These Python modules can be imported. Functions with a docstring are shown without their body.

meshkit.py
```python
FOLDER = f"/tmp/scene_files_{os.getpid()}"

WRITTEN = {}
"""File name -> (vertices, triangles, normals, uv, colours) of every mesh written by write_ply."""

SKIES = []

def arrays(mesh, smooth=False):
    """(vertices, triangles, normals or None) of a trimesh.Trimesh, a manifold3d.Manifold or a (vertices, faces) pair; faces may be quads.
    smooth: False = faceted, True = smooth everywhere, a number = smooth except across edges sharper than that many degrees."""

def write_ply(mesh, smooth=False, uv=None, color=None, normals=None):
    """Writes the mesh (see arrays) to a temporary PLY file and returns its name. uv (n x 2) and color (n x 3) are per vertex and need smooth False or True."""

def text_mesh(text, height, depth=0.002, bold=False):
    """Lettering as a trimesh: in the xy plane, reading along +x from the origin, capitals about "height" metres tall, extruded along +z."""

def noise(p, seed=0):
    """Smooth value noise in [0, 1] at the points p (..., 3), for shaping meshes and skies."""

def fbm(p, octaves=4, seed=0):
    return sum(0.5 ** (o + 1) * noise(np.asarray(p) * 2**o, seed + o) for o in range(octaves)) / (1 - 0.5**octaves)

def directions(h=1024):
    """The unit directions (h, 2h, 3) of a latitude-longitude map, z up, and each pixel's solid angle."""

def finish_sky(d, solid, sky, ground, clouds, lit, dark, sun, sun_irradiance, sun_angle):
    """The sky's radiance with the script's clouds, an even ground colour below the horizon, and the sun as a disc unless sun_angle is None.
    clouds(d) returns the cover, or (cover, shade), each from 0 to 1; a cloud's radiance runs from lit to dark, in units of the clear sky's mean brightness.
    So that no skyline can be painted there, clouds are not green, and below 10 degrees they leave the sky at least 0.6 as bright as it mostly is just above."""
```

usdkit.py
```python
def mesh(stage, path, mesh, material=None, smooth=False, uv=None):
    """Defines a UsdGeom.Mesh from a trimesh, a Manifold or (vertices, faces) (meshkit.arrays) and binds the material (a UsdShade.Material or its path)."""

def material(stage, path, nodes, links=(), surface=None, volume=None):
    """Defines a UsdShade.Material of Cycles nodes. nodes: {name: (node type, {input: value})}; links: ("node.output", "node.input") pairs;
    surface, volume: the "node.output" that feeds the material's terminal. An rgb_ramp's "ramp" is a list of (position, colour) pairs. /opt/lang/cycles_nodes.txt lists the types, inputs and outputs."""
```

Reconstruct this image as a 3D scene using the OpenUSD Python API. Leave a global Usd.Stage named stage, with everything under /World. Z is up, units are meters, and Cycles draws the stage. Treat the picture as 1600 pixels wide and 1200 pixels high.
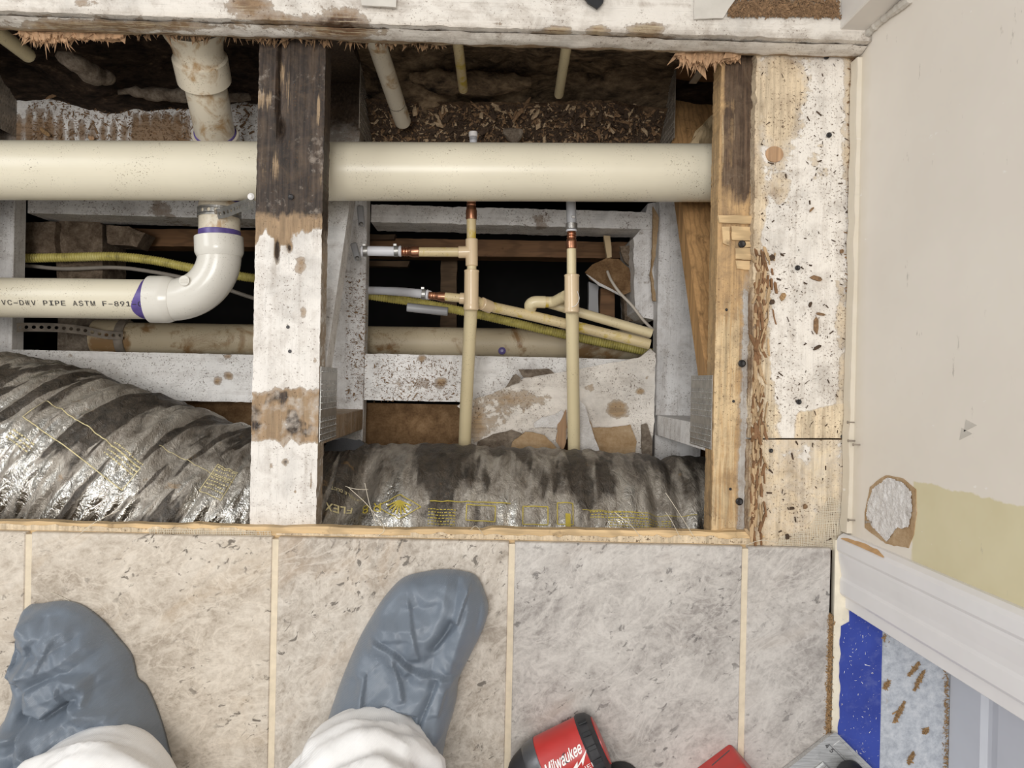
import math, random
import numpy as np, trimesh, usdkit, meshkit
import shapely.geometry as sg
from shapely import affinity
from scipy.spatial import cKDTree
from pxr import Usd, UsdGeom, UsdLux, UsdShade, Gf, Sdf, Vt

stage = Usd.Stage.CreateInMemory()
UsdGeom.SetStageUpAxis(stage, 'Z'); UsdGeom.SetStageMetersPerUnit(stage, 1.0)
UsdGeom.Xform.Define(stage, '/World'); UsdGeom.Scope.Define(stage, '/World/Looks')

# ------------------------------------------------------------------ camera, light, exposure
H, F = 1.05, 1200.0                      # eye height over the tiles, focal length in pixels of a 1600 px wide frame
nad = np.array([-35, 3, -F]); nad /= np.linalg.norm(nad)
Zc = -nad                                # world up seen from the camera
Xc = np.array([math.cos(math.radians(1.2)), -math.sin(math.radians(1.2)), 0]); Xc -= Xc.dot(Zc) * Zc; Xc /= np.linalg.norm(Xc)
Yc = np.cross(Zc, Xc)
RW = np.stack([Xc, Yc, Zc])              # camera -> world
cam = UsdGeom.Camera.Define(stage, '/World/camera')
m4 = np.eye(4); m4[:3, :3] = RW.T; m4[3, :3] = (0, 0, H)
cam.AddTransformOp().Set(Gf.Matrix4d(m4.tolist()))
cam.CreateHorizontalApertureAttr(36.0); cam.CreateVerticalApertureAttr(27.0)
cam.CreateFocalLengthAttr(36.0 * F / 1600); cam.CreateClippingRangeAttr((0.02, 100.0))
cam.CreateExposureAttr(-0.62)
dome = UsdLux.DomeLight.Define(stage, '/World/room_glow')
dome.CreateIntensityAttr(0.27); dome.CreateColorAttr((1.0, 0.985, 0.965))
key = UsdLux.RectLight.Define(stage, '/World/ceiling_lamp')
key.CreateWidthAttr(0.9); key.CreateHeightAttr(0.7); key.CreateIntensityAttr(23.0); key.CreateColorAttr((1.0, 0.985, 0.965))
key.AddTranslateOp().Set((-0.30, 0.12, 2.40))
win = UsdLux.RectLight.Define(stage, '/World/window_daylight')
win.CreateWidthAttr(1.0); win.CreateHeightAttr(1.2); win.CreateIntensityAttr(9.0); win.CreateColorAttr((0.93, 0.97, 1.0))
win.AddTranslateOp().Set((-2.1, 0.9, 1.7)); win.AddRotateXYZOp().Set((0, -60, -20))

def ray(px, py):
    d = np.array([(px - 800) / F, (600 - py) / F, -1.0]); return RW @ d
def P(px, py, z=0.0):
    d = ray(px, py); t = (z - H) / d[2]; return np.array([0, 0, H]) + d * t
def PX(px, py, x):
    d = ray(px, py); return np.array([0, 0, H]) + d * (x / d[0])
def PY(px, py, y):
    d = ray(px, py); return np.array([0, 0, H]) + d * (y / d[1])
def proj(v):
    c = (np.asarray(v, float) - [0, 0, H]) @ RW
    return np.stack([800 + F * c[..., 0] / -c[..., 2], 600 - F * c[..., 1] / -c[..., 2]], -1)

# ------------------------------------------------------------------ materials
def C(r, g, b):
    f = lambda c: c / 12.92 if c <= 0.04045 else ((c + 0.055) / 1.055) ** 2.4
    return (f(r / 255), f(g / 255), f(b / 255))
class Ref(str): pass
class G:
    def __init__(s): s.nodes, s.links, s.k = {}, [], 0
    def n(s, kind, out, **inp):
        name = f'n{s.k}'; s.k += 1; vals = {}
        for k, v in inp.items():
            if isinstance(v, Ref): s.links.append((str(v), f'{name}.{k}'))
            else: vals[k] = v
        s.nodes[name] = (kind, vals); return Ref(f'{name}.{out}')
    def pos(s, scale=(1, 1, 1), rot=(0, 0, 0), obj=False):
        p = s.n('texture_coordinate', 'object') if obj else s.n('geometry', 'position')
        return s.n('mapping', 'vector', vector=p, scale=scale, rotation=rot)
    def noise(s, vec, scale=5., detail=4., rough=.55, dist=0.): return s.n('noise_texture', 'fac', vector=vec, scale=float(scale), detail=float(detail), roughness=float(rough), distortion=float(dist))
    def voro(s, vec, scale, feature='f1'): return s.n('voronoi_texture', 'distance', vector=vec, scale=float(scale), feature=feature)
    def ramp(s, fac, stops): return s.n('rgb_ramp', 'color', fac=fac, ramp=stops)
    def mask(s, x, lo, hi): return s.n('map_range', 'result', value=x, from_min=float(lo), from_max=float(hi), to_min=0., to_max=1., clamp=True)
    def mix(s, a, b, fac, kind='mix'): return s.n('mix', 'color', color1=a, color2=b, fac=fac, mix_type=kind)
    def math(s, op, a, b=0.): return s.n('math', 'value', math_type=op, value1=a, value2=b)
    def bump(s, h, strength=.5, distance=.002): return s.n('bump', 'normal', height=h, strength=float(strength), distance=float(distance))
    def make(s, name, color, rough=.5, normal=None, **kw):
        inp = dict(base_color=color, roughness=rough, **kw)
        if normal is not None: inp['normal'] = normal
        o = s.n('principled_bsdf', 'BSDF', **inp)
        return usdkit.material(stage, '/World/Looks/' + name, s.nodes, s.links, surface=str(o))

def plain(name, col, rough=.5, var=.12, scale=30., bump=0., metallic=0., **kw):
    g = G(); p = g.pos(); nz = g.noise(p, scale, 5)
    lo = tuple(c * (1 - var) for c in col); hi = tuple(min(1, c * (1 + var)) for c in col)
    c = g.ramp(nz, [(.3, lo), (.7, hi)])
    nm = g.bump(g.noise(p, scale * 8, 4), bump, .001) if bump else None
    return g.make(name, c, rough, nm, metallic=metallic, **kw)

def pvc(name, col, speck=.5, stain=None, rough=.32):
    g = G(); p = g.pos()
    c = g.ramp(g.noise(p, 9, 4), [(.3, tuple(x * .93 for x in col)), (.7, col)])
    if stain: c = g.mix(c, stain[0], g.mask(g.noise(p, stain[1], 6, .65, .6), stain[2], stain[2] + .12))
    sp = g.math('multiply', g.mask(g.noise(p, 420, 3, .6), .615, .675), g.mask(g.noise(p, 22, 3), .44, .62))
    c = g.mix(c, C(96, 74, 48), g.math('multiply', sp, float(speck)))
    return g.make(name, c, rough, g.bump(g.noise(p, 160, 3), .06, .001), specular_ior_level=.45)

def wear(name, paint, wood, dark, pale, axis=1, speck=.5, prough=.6, speck_col=(84, 60, 38), grain=1.0, jag=1.0, grime=.5, sd=.0):
    """Paint over wood, with the mesh's own wear attribute: r paint left, g rot, b freshly bared wood."""
    g = G(); p = g.pos()
    sc = [150, 150, 150]; sc[axis] = 7
    gp = g.pos(tuple(sc)); gr = g.noise(gp, 1., 6, .6, .4)
    sc2 = [420, 420, 420]; sc2[axis] = 16
    gr2 = g.noise(g.pos(tuple(sc2)), 1., 4, .6)
    w = g.n('attribute', 'vector', attribute='wear')
    sep = g.n('separate_xyz', 'x', vector=w); nm = str(sep).split('.')[0]
    r, gg, b = Ref(nm + '.x'), Ref(nm + '.y'), Ref(nm + '.z')
    big = g.noise(p, 26, 7, .68, .5); fine = g.noise(p, 95, 6, .7)
    woodc = g.mix(g.ramp(gr, [(.3, tuple(x * .62 for x in wood)), (.52, wood), (.72, tuple(min(1, x * 1.22) for x in wood))]), tuple(x * .55 for x in wood), g.math('multiply', g.mask(gr2, .56, .7), .7 * grain))
    palec = g.ramp(gr, [(.3, tuple(x * .6 for x in pale)), (.5, pale), (.7, tuple(min(1, x * 1.15) for x in pale))])
    darkc = g.ramp(g.noise(gp, 1.6, 6, .7), [(.28, tuple(x * .35 for x in dark)), (.5, dark), (.68, tuple(min(1, x * 2.0) for x in dark)), (.8, tuple(min(1, x * 3.4) for x in dark))])
    def m(ch, n1, k=1.3, wd=.16):
        v = g.math('add', ch, g.math('multiply', g.math('subtract', n1, .5), k * jag)); return g.mask(v, .5 - wd / 2, .5 + wd / 2)
    mixn = g.math('add', g.math('multiply', big, .55), g.math('multiply', gr, .45))
    c = g.mix(woodc, darkc, m(gg, mixn, 2.2, .35))
    c = g.mix(c, palec, m(b, g.math('add', g.math('multiply', big, .3), g.math('multiply', gr2, .7)), 2.0, .2))
    paintn = g.math('add', g.math('multiply', big, .6), g.math('multiply', fine, .4))
    pm = m(r, paintn, 2.0, .07)
    pc = g.ramp(g.noise(p, 14, 6, .65), [(.28, tuple(x * .74 for x in paint)), (.5, paint), (.72, tuple(min(1, x * 1.06) for x in paint))])
    pc = g.mix(pc, tuple(x * .6 for x in paint), g.math('multiply', g.mask(gr2, .60, .72), .5))
    pm2 = m(g.math('add', r, .22), paintn, 2.0, .3)
    c = g.mix(c, tuple(x * .45 + y * .42 for x, y in zip(paint, wood)), g.math('multiply', pm2, .75))
    c = g.mix(c, pc, pm)
    gm = g.noise(p, 34, 9, .72, .6); gm2 = g.noise(g.pos(tuple(x * .16 for x in sc2)), 1., 7, .7, .5)
    gk = g.math('multiply', g.mask(g.math('add', g.math('multiply', gm, .6), g.math('multiply', gm2, .4)), .47, .66), float(grime))
    c = g.mix(c, C(118, 98, 78), gk)
    spk = g.math('multiply', g.mask(g.noise(p, 330, 4, .65), .595 - sd, .65 - sd), g.mask(g.noise(p, 17, 4, .6), .40 - sd, .58 - sd))
    c = g.mix(c, C(*speck_col), g.math('multiply', spk, float(speck)))
    h = g.math('add', g.math('multiply', pm, .6), g.math('add', g.math('multiply', gr2, .5), g.math('multiply', fine, .5)))
    return g.make(name, c, prough, g.bump(h, .55, .0016), specular_ior_level=.3)

def mat_tile(name, a, b, vein, pit=.55, rot=0.6):
    g = G(); rnd = g.n('object_info', 'random')
    off = g.n('combine_xyz', 'vector', x=g.math('multiply', rnd, 7.0), y=g.math('multiply', rnd, 3.0), z=0.)
    base = g.n('vector_math', 'vector', math_type='add', vector1=g.n('geometry', 'position'), vector2=off)
    st = g.n('mapping', 'vector', vector=g.n('mapping', 'vector', vector=base, rotation=(0, 0, rot)), scale=(1, 1.55, 1))
    n1 = g.noise(st, 7, 8, .66, .9); n2 = g.noise(st, 30, 8, .74, .9); n3 = g.noise(base, 150, 5, .75, .4)
    f = g.math('add', g.math('multiply', n1, .38), g.math('add', g.math('multiply', n2, .36), g.math('multiply', n3, .26)))
    mid = tuple((x + y) / 2 for x, y in zip(a, b))
    c = g.ramp(f, [(.33, tuple(x * .62 for x in b)), (.42, tuple(x * .9 for x in b)), (.49, mid), (.56, a), (.66, tuple(min(1, x * 1.15) for x in a))])
    c = g.mix(c, vein, g.math('multiply', g.mask(g.noise(st, 5, 6, .6, 1.2), .55, .72), .55))
    ve = g.math('absolute', g.math('subtract', g.noise(st, 13, 6, .62, 1.0), .5))
    c = g.mix(c, tuple(min(1, x * 1.18) for x in a), g.math('multiply', g.mask(ve, .035, .0), .45))
    pt = g.math('multiply', g.mask(g.noise(st, 62, 4, .62, .8), .60, .655), g.mask(g.noise(base, 9, 3), .42, .58))
    c = g.mix(c, tuple(x * .34 for x in b), g.math('multiply', pt, pit))
    h = g.math('subtract', g.math('add', g.math('multiply', n2, .6), g.math('multiply', n3, .4)), pt)
    return g.make(name, c, .5, g.bump(h, .25, .002), specular_ior_level=.35)

M = {}
M['tile_cream'] = mat_tile('tile_cream', C(208, 197, 182), C(176, 162, 145), C(184, 162, 134), .95, -.3)
M['tile_warm'] = mat_tile('tile_warm', C(206, 197, 185), C(170, 158, 144), C(180, 157, 132), .9, -.9)
M['tile_grey'] = mat_tile('tile_grey', C(196, 190, 183), C(160, 153, 147), C(168, 155, 143), .75, -.62)
M['grout'] = plain('grout', C(218, 203, 178), .8, .1, 60, .3)
M['pvc'] = pvc('pvc', C(224, 215, 192), .9)
M['pvc_dirty'] = pvc('pvc_dirty', C(222, 211, 190), .9, (C(176, 146, 108), 24, .52))
M['pvc_deep'] = pvc('pvc_deep', C(206, 190, 160), 1., (C(150, 118, 80), 14, .52), .5)
M['pvc_white'] = pvc('pvc_white', C(226, 221, 210), .5, None, .22)
M['cpvc'] = pvc('cpvc', C(224, 208, 168), .55, None, .3)
M['cpvc_fit'] = pvc('cpvc_fit', C(222, 198, 162), .1, None, .2)
M['cpvc_stain'] = pvc('cpvc_stain', C(216, 196, 152), .8, (C(196, 170, 52), 30, .53), .35)
M['primer'] = plain('primer', C(92, 76, 140), .35, .25, 60)
M['pex'] = plain('pex', C(214, 214, 218), .4, .04, 20)
M['pex_grey'] = plain('pex_grey', C(170, 170, 172), .4, .06, 20)
M['cable'] = plain('cable', C(150, 142, 132), .55, .1, 40)
M['cable_white'] = plain('cable_white', C(206, 196, 182), .5, .1, 40)
M['copper'] = plain('copper', C(184, 132, 104), .3, .25, 60, .1, .9)
M['galv'] = plain('galv', C(166, 164, 160), .38, .22, 70, .15, .75)
M['galv_dirty'] = plain('galv_dirty', C(140, 130, 118), .6, .35, 50, .2, .12)
M['ink'] = plain('ink', C(44, 42, 44), .5, .05)
M['ink_yellow'] = plain('ink_yellow', C(186, 166, 62), .5, .15, 90)
M['ink_pale'] = plain('ink_pale', C(212, 198, 150), .5, .15, 90)
M['white_print'] = plain('white_print', C(240, 236, 232), .5, .02)
M['fiber'] = plain('fiber', C(214, 204, 184), .6, .1)
M['red'] = plain('red', C(184, 52, 48), .38, .10, 24, .06)
M['black'] = plain('black', C(46, 45, 47), .55, .25, 60, .2)
M['black_soft'] = plain('black_soft', C(30, 30, 32), .6, .3, 50, .3)
M['screw'] = plain('screw', C(52, 50, 50), .4, .3, 200, .1, .6)
M['wood_fresh'] = None
M['aluminium'] = None

def wood(name, col, axis=1, rough=.65, contrast=.45, knots=0.):
    g = G(); sc = [70, 70, 70]; sc[axis] = 3.5
    gp = g.pos(tuple(sc)); n1 = g.noise(gp, 1., 5, .6, .7)
    sc = [260, 260, 260]; sc[axis] = 9
    n2 = g.noise(g.pos(tuple(sc)), 1., 4, .6)
    ring = g.n('wave_texture', 'fac', vector=g.pos((1, .12, 1) if axis == 1 else (.12, 1, 1)), scale=34., distortion=5., detail=3., detail_scale=1.5)
    c = g.ramp(n1, [(.28, tuple(x * (1 - contrast) for x in col)), (.5, col), (.72, tuple(min(1, x * 1.18) for x in col))])
    c = g.mix(c, tuple(x * .5 for x in col), g.math('multiply', g.mask(ring, .62, .95), .45))
    c = g.mix(c, tuple(x * .5 for x in col), g.math('multiply', g.mask(n2, .57, .72), .6))
    c = g.mix(c, C(70, 48, 30), g.math('multiply', g.mask(g.noise(g.pos(), 34, 5, .7), .60, .70), .5 + knots))
    return g.make(name, c, rough, g.bump(n2, .4, .0012), specular_ior_level=.3)
M['wood_orange'] = wood('wood_orange', C(188, 146, 98))
M['wood_brown'] = wood('wood_brown', C(128, 94, 64), 0)
M['wood_deep'] = wood('wood_deep', C(104, 84, 64), 0, .8)
M['wood_strip'] = wood('wood_strip', C(212, 182, 138), 0, .6, .25)
M['veneer'] = wood('veneer', C(188, 160, 124), 1, .8, .45)
M['splinter'] = wood('splinter', C(186, 150, 116), 1, .8, .4)

WHITE, WOODT = C(226, 218, 207), C(178, 142, 100)
M['chord'] = wear('chord_wear', C(226, 220, 212), C(158, 132, 102), C(54, 45, 39), C(150, 127, 99), 1, .85, grime=.45)
M['chord_orange'] = wear('chord_orange', C(186, 181, 174), C(192, 158, 114), C(80, 63, 49), C(210, 184, 144), 1, .75, grime=.8, sd=.0)
M['ply'] = wear('ply_wear', C(232, 225, 215), C(218, 198, 168), C(126, 102, 80), C(230, 212, 182), 1, .9, grain=.5, grime=.5, sd=.02)
M['board_white'] = wear('board_white', C(238, 235, 231), C(150, 124, 98), C(80, 66, 54), C(178, 150, 116), 0, .9, jag=.7, grime=.4, sd=.02)
M['plate'] = wear('plate_wear', C(218, 211, 201), C(140, 114, 86), C(88, 64, 46), C(188, 170, 140), 0, .7, grime=.6)
M['plaster'] = wear('plaster_wear', C(238, 230, 219), C(170, 146, 116), C(116, 96, 76), C(180, 150, 114), 0, .95, grain=.2, grime=.4, sd=.02)
M['web_white'] = wear('web_white', C(230, 227, 224), C(150, 128, 104), C(80, 68, 58), C(170, 144, 114), 1, .7, jag=.6, grime=.5, sd=.01)

def mat_grime(name, cols, scale=14, rough=.9, bump=.8, dist=1.0, st=(1, 1, 1)):
    g = G(); p = g.pos(st)
    n1 = g.noise(p, scale, 8, .7, dist); n2 = g.noise(p, scale * 7, 6, .7)
    f = g.math('add', g.math('multiply', n1, .68), g.math('multiply', n2, .32))
    k = len(cols); c = g.ramp(f, [(.34 + .32 * i / (k - 1), x) for i, x in enumerate(cols)])
    return g.make(name, c, rough, g.bump(f, bump, .006), specular_ior_level=.15)
M['insulation'] = mat_grime('insulation', [C(24, 19, 15), C(52, 42, 33), C(96, 80, 62), C(132, 112, 88), C(158, 138, 110)], 7, .95, .9, 1.3, (1, 2, 2))
M['mould'] = mat_grime('mould', [C(18, 15, 13), C(36, 29, 24), C(62, 50, 41), C(104, 86, 68)], 9, .95, .9, 1.2, (1, 3, 2))
M['dirt'] = mat_grime('dirt', [C(40, 30, 22), C(70, 54, 41), C(104, 84, 64), C(140, 116, 92)], 26, 1., 1.)
M['brown_board'] = mat_grime('brown_board', [C(88, 66, 46), C(112, 86, 60), C(134, 106, 76), C(150, 122, 92)], 40, .95, .3, .3)
M['tan_paper'] = mat_grime('tan_paper', [C(142, 114, 82), C(164, 136, 102), C(180, 154, 122), C(198, 178, 150)], 24, .95, .4, .5)
M['grey_dirt'] = mat_grime('grey_dirt', [C(70, 60, 50), C(104, 92, 80), C(134, 122, 108), C(160, 148, 132)], 30, .95, .6, .5)
M['concrete'] = mat_grime('concrete', [C(64, 54, 44), C(98, 84, 70), C(126, 110, 94), C(156, 142, 124)], 40, .95, .8, .5)
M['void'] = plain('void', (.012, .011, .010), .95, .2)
M['chip_dark'] = plain('chip_dark', C(70, 54, 40), .9, .4, 300)
M['chip_mid'] = plain('chip_mid', C(128, 100, 72), .9, .4, 300)
M['chip_pale'] = plain('chip_pale', C(172, 148, 118), .9, .3, 300)
M['sawdust'] = plain('sawdust', C(160, 128, 90), .95, .5, 500, .5)

def mat_foil():
    g = G(); p = g.pos()
    w = g.n('attribute', 'vector', attribute='wear'); sep = g.n('separate_xyz', 'x', vector=w); nm = str(sep).split('.')[0]
    r, strk = Ref(nm + '.x'), Ref(nm + '.y')
    big = g.noise(p, 15, 8, .7, 1.2); st = g.noise(g.pos((34, 9, 9), (0, 0, 0)), 1., 6, .68, 1.0)
    dirt = g.math('add', r, g.math('multiply', g.math('subtract', g.math('add', g.math('multiply', big, .5), g.math('multiply', st, .5)), .5), 1.9))
    dm = g.mask(dirt, .25, .62)
    met = g.ramp(g.noise(p, 40, 6, .7), [(.3, C(160, 157, 150)), (.7, C(214, 210, 202))])
    drt = g.ramp(g.noise(g.pos((24, 13, 13)), 1.4, 9, .74, 1.0), [(.30, C(78, 70, 62)), (.40, C(128, 119, 108)), (.52, C(160, 152, 141)), (.7, C(182, 174, 162))])
    c = g.mix(met, drt, dm)
    heavy = g.mask(dirt, .95, 1.3)
    c = g.mix(c, g.ramp(g.noise(p, 60, 6, .7), [(.35, C(38, 34, 30)), (.65, C(84, 74, 64))]), g.math('multiply', heavy, .9))
    c = g.mix(c, C(150, 120, 82), g.math('multiply', g.mask(g.noise(p, 23, 6, .72, .4), .63, .69), .55))
    sp = g.math('multiply', g.mask(g.noise(p, 380, 3, .6), .60, .66), g.mask(g.noise(p, 14, 3), .42, .6)); c = g.mix(c, C(60, 52, 44), g.math('multiply', sp, .7))
    rough = g.n('map_range', 'result', value=dm, from_min=0., from_max=1., to_min=.20, to_max=.46, clamp=True)
    metal = g.n('map_range', 'result', value=dm, from_min=0., from_max=1., to_min=.95, to_max=.35, clamp=True)
    def rdg(sc, d=3.): return g.math('absolute', g.math('subtract', g.noise(g.pos((1.7, 1, 1)), sc, d, .6, .6), .5))
    h = g.math('subtract', g.math('multiply', g.noise(p, 60, 4, .6), .25), g.math('add', g.math('multiply', rdg(38), 1.1), g.math('multiply', rdg(110), .5)))
    return g.make('foil', c, rough, g.bump(h, .75, .006), metallic=metal)
M['foil'] = mat_foil()

def mat_wall(x0, ytop):
    g = G(); pos = g.n('geometry', 'position'); sep = g.n('separate_xyz', 'x', vector=pos); nm = str(sep).split('.')[0]
    y, z = Ref(nm + '.y'), Ref(nm + '.z'); p = g.pos()
    c = g.ramp(g.noise(p, 4, 5), [(.35, C(222, 214, 203)), (.65, C(229, 222, 211))])
    wob = g.math('multiply', g.math('subtract', g.noise(p, 45, 4), .5), .012)
    ol = g.math('multiply', g.mask(g.math('add', y, wob), ytop + .001, ytop - .001), g.mask(g.math('add', z, wob), .160, .164))
    c = g.mix(c, g.ramp(g.noise(p, 12, 5), [(.35, C(209, 199, 164)), (.65, C(215, 206, 173))]), ol)
    edge = g.mask(g.math('add', z, g.math('multiply', g.noise(p, 30, 5), .03)), .055, .02)
    c = g.mix(c, C(204, 192, 168), g.math('multiply', edge, .6))
    sc = g.math('multiply', g.mask(g.noise(g.pos((1, 18, 60), (.3, 0, 0)), 1., 5, .7), .655, .70), g.mask(g.noise(p, 7, 3), .48, .60))
    c = g.mix(c, C(164, 156, 146), g.math('multiply', sc, .55))
    sc2 = g.mask(g.noise(g.pos((1, 90, 40), (-.4, 0, 0)), 1., 4, .6), .70, .74)
    c = g.mix(c, C(236, 232, 226), g.math('multiply', sc2, .8))
    return g.make('wall_paint', c, .5, g.bump(g.noise(p, 60, 5), .1, .002), specular_ior_level=.3)

def mat_brushed():
    g = G(); n1 = g.noise(g.pos((40, 600, 600), (0, 0, .68)), 1., 4)
    c = g.ramp(n1, [(.3, C(176, 176, 174)), (.7, C(224, 224, 222))])
    c = g.mix(c, C(110, 106, 102), g.math('multiply', g.mask(g.noise(g.pos(), 46, 6, .7), .58, .72), .5))
    return g.make('aluminium', c, .34, g.bump(n1, .12, .001), metallic=.7)
M['aluminium'] = mat_brushed()

def mat_cloth(name, col, scale, gloss=.45, glint=.3):
    g = G(); p = g.pos(); n1 = g.noise(p, 10, 5)
    c = g.ramp(n1, [(.3, tuple(x * .9 for x in col)), (.7, tuple(min(1, x * 1.06) for x in col))])
    weave = g.n('wave_texture', 'fac', vector=g.pos((1, 1, 1), (0, 0, .8)), scale=180., distortion=1.5, detail=2.)
    sp = g.mask(g.noise(p, 700, 3), .62, .7)
    c = g.mix(c, tuple(min(1, x * 1.9) for x in col), g.math('multiply', g.math('multiply', sp, g.mask(g.noise(p, 16, 3), .5, .66)), glint))
    return g.make(name, c, gloss, g.bump(g.math('add', g.math('multiply', weave, .3), g.noise(p, scale, 4)), .22, .0015), sheen_weight=.05)
M['cover'] = mat_cloth('cover_cloth', C(112, 121, 132), 90, .42, .8)
M['tyvek'] = mat_cloth('tyvek', C(238, 236, 234), 60, .55, 0.)

def mat_tape():
    g = G(); p = g.pos()
    c = g.ramp(g.noise(p, 14, 5), [(.35, C(44, 62, 148)), (.65, C(54, 74, 164))])
    c = g.mix(c, C(186, 176, 172), g.math('multiply', g.mask(g.noise(p, 210, 4, .7), .665, .70), .9))
    c = g.mix(c, C(120, 128, 178), g.math('multiply', g.mask(g.noise(p, 36, 6, .7), .54, .72), .35))
    return g.make('blue_tape', c, .5, g.bump(g.noise(p, 120, 4), .15, .001))
M['tape'] = mat_tape()
def mat_felt():
    g = G(); p = g.pos()
    c = g.ramp(g.noise(p, 70, 7, .75), [(.35, C(160, 164, 172)), (.5, C(186, 190, 196)), (.65, C(206, 208, 212))])
    c = g.mix(c, C(172, 150, 124), g.math('multiply', g.mask(g.noise(g.pos((30, 10, 10), (0, 0, -.5)), 1., 5, .65), .66, .70), .6))
    return g.make('threshold_felt', c, .8, g.bump(g.noise(p, 150, 5), .3, .002))
M['felt'] = mat_felt()
M['trim_paint'] = plain('trim_paint', C(226, 224, 224), .35, .03, 16, .06)
M['door_paint'] = plain('door_paint', C(196, 198, 204), .4, .03, 16, .05)
M['corner_paint'] = plain('corner_paint', C(216, 210, 202), .45, .06, 14, .1)
M['paper'] = plain('paper', C(196, 190, 180), .7, .1, 30, .2)
M['caulk'] = plain('caulk', C(232, 222, 200), .6, .08, 60, .3)
M['gypsum'] = mat_grime('gypsum', [C(196, 190, 184), C(226, 221, 216), C(240, 236, 232), C(247, 244, 241)], 60, .9, 1., .5)
M['scrape'] = plain('scrape', C(198, 158, 112), .7, .2, 60, .3)
M['kraft'] = plain('kraft', C(196, 172, 134), .7, .15, 12, .3)

# ------------------------------------------------------------------ helpers that define prims
used = {}
def numbered(parent, name):
    k = used.get((parent, name), 0); used[(parent, name)] = k + 1
    return f'{parent}/{name}' + (f'_{k:03d}' if k else '')
def tag(prim, label=None, cat=None, group=None, kind=None):
    for k, v in (('label', label), ('category', cat), ('group', group), ('kind', kind)):
        if v: prim.SetCustomDataByKey(k, v)
class Thing:
    def __init__(s, name, label, cat, base=(0, 0, 0), group=None, kind=None):
        s.base = np.asarray(base, float); s.path = numbered('/World', name)
        x = UsdGeom.Xform.Define(stage, s.path); x.AddTranslateOp().Set(tuple(map(float, s.base)))
        tag(x.GetPrim(), label, cat, group, kind)
def emit(path, mesh, mat, smooth, wv, off):
    v, f = arr(mesh)
    m = usdkit.mesh(stage, path, (v - off, f), mat, smooth)
    if wv is not None:
        UsdGeom.PrimvarsAPI(m).CreatePrimvar('wear', Sdf.ValueTypeNames.Float3Array, 'vertex').Set(Vt.Vec3fArray.FromNumpy(np.asarray(wv, np.float32)))
    return m.GetPrim()
def arr(mesh):
    if hasattr(mesh, 'vertices'): return np.array(mesh.vertices, float), np.array(mesh.faces, int)
    v, f = np.asarray(mesh[0], float), np.asarray(mesh[1], int)
    if f.shape[1] == 4: f = np.vstack([f[:, [0, 1, 2]], f[:, [0, 2, 3]]])
    return v, f
def part(t, name, mesh, mat, label=None, smooth=False, wv=None, kind=None):
    """t: a Thing, or a (Thing, part path) pair for a sub-part."""
    th, par = t if isinstance(t, tuple) else (t, t.path)
    path = numbered(par, name)
    pr = emit(path, mesh, M[mat] if isinstance(mat, str) else mat, smooth, wv, th.base); tag(pr, label, kind=kind)
    return (th, path)
def solo(name, mesh, mat, label, cat, smooth=False, wv=None, group=None, kind=None):
    pr = emit(numbered('/World', name), mesh, M[mat] if isinstance(mat, str) else mat, smooth, wv, 0); tag(pr, label, cat, group, kind)

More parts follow.
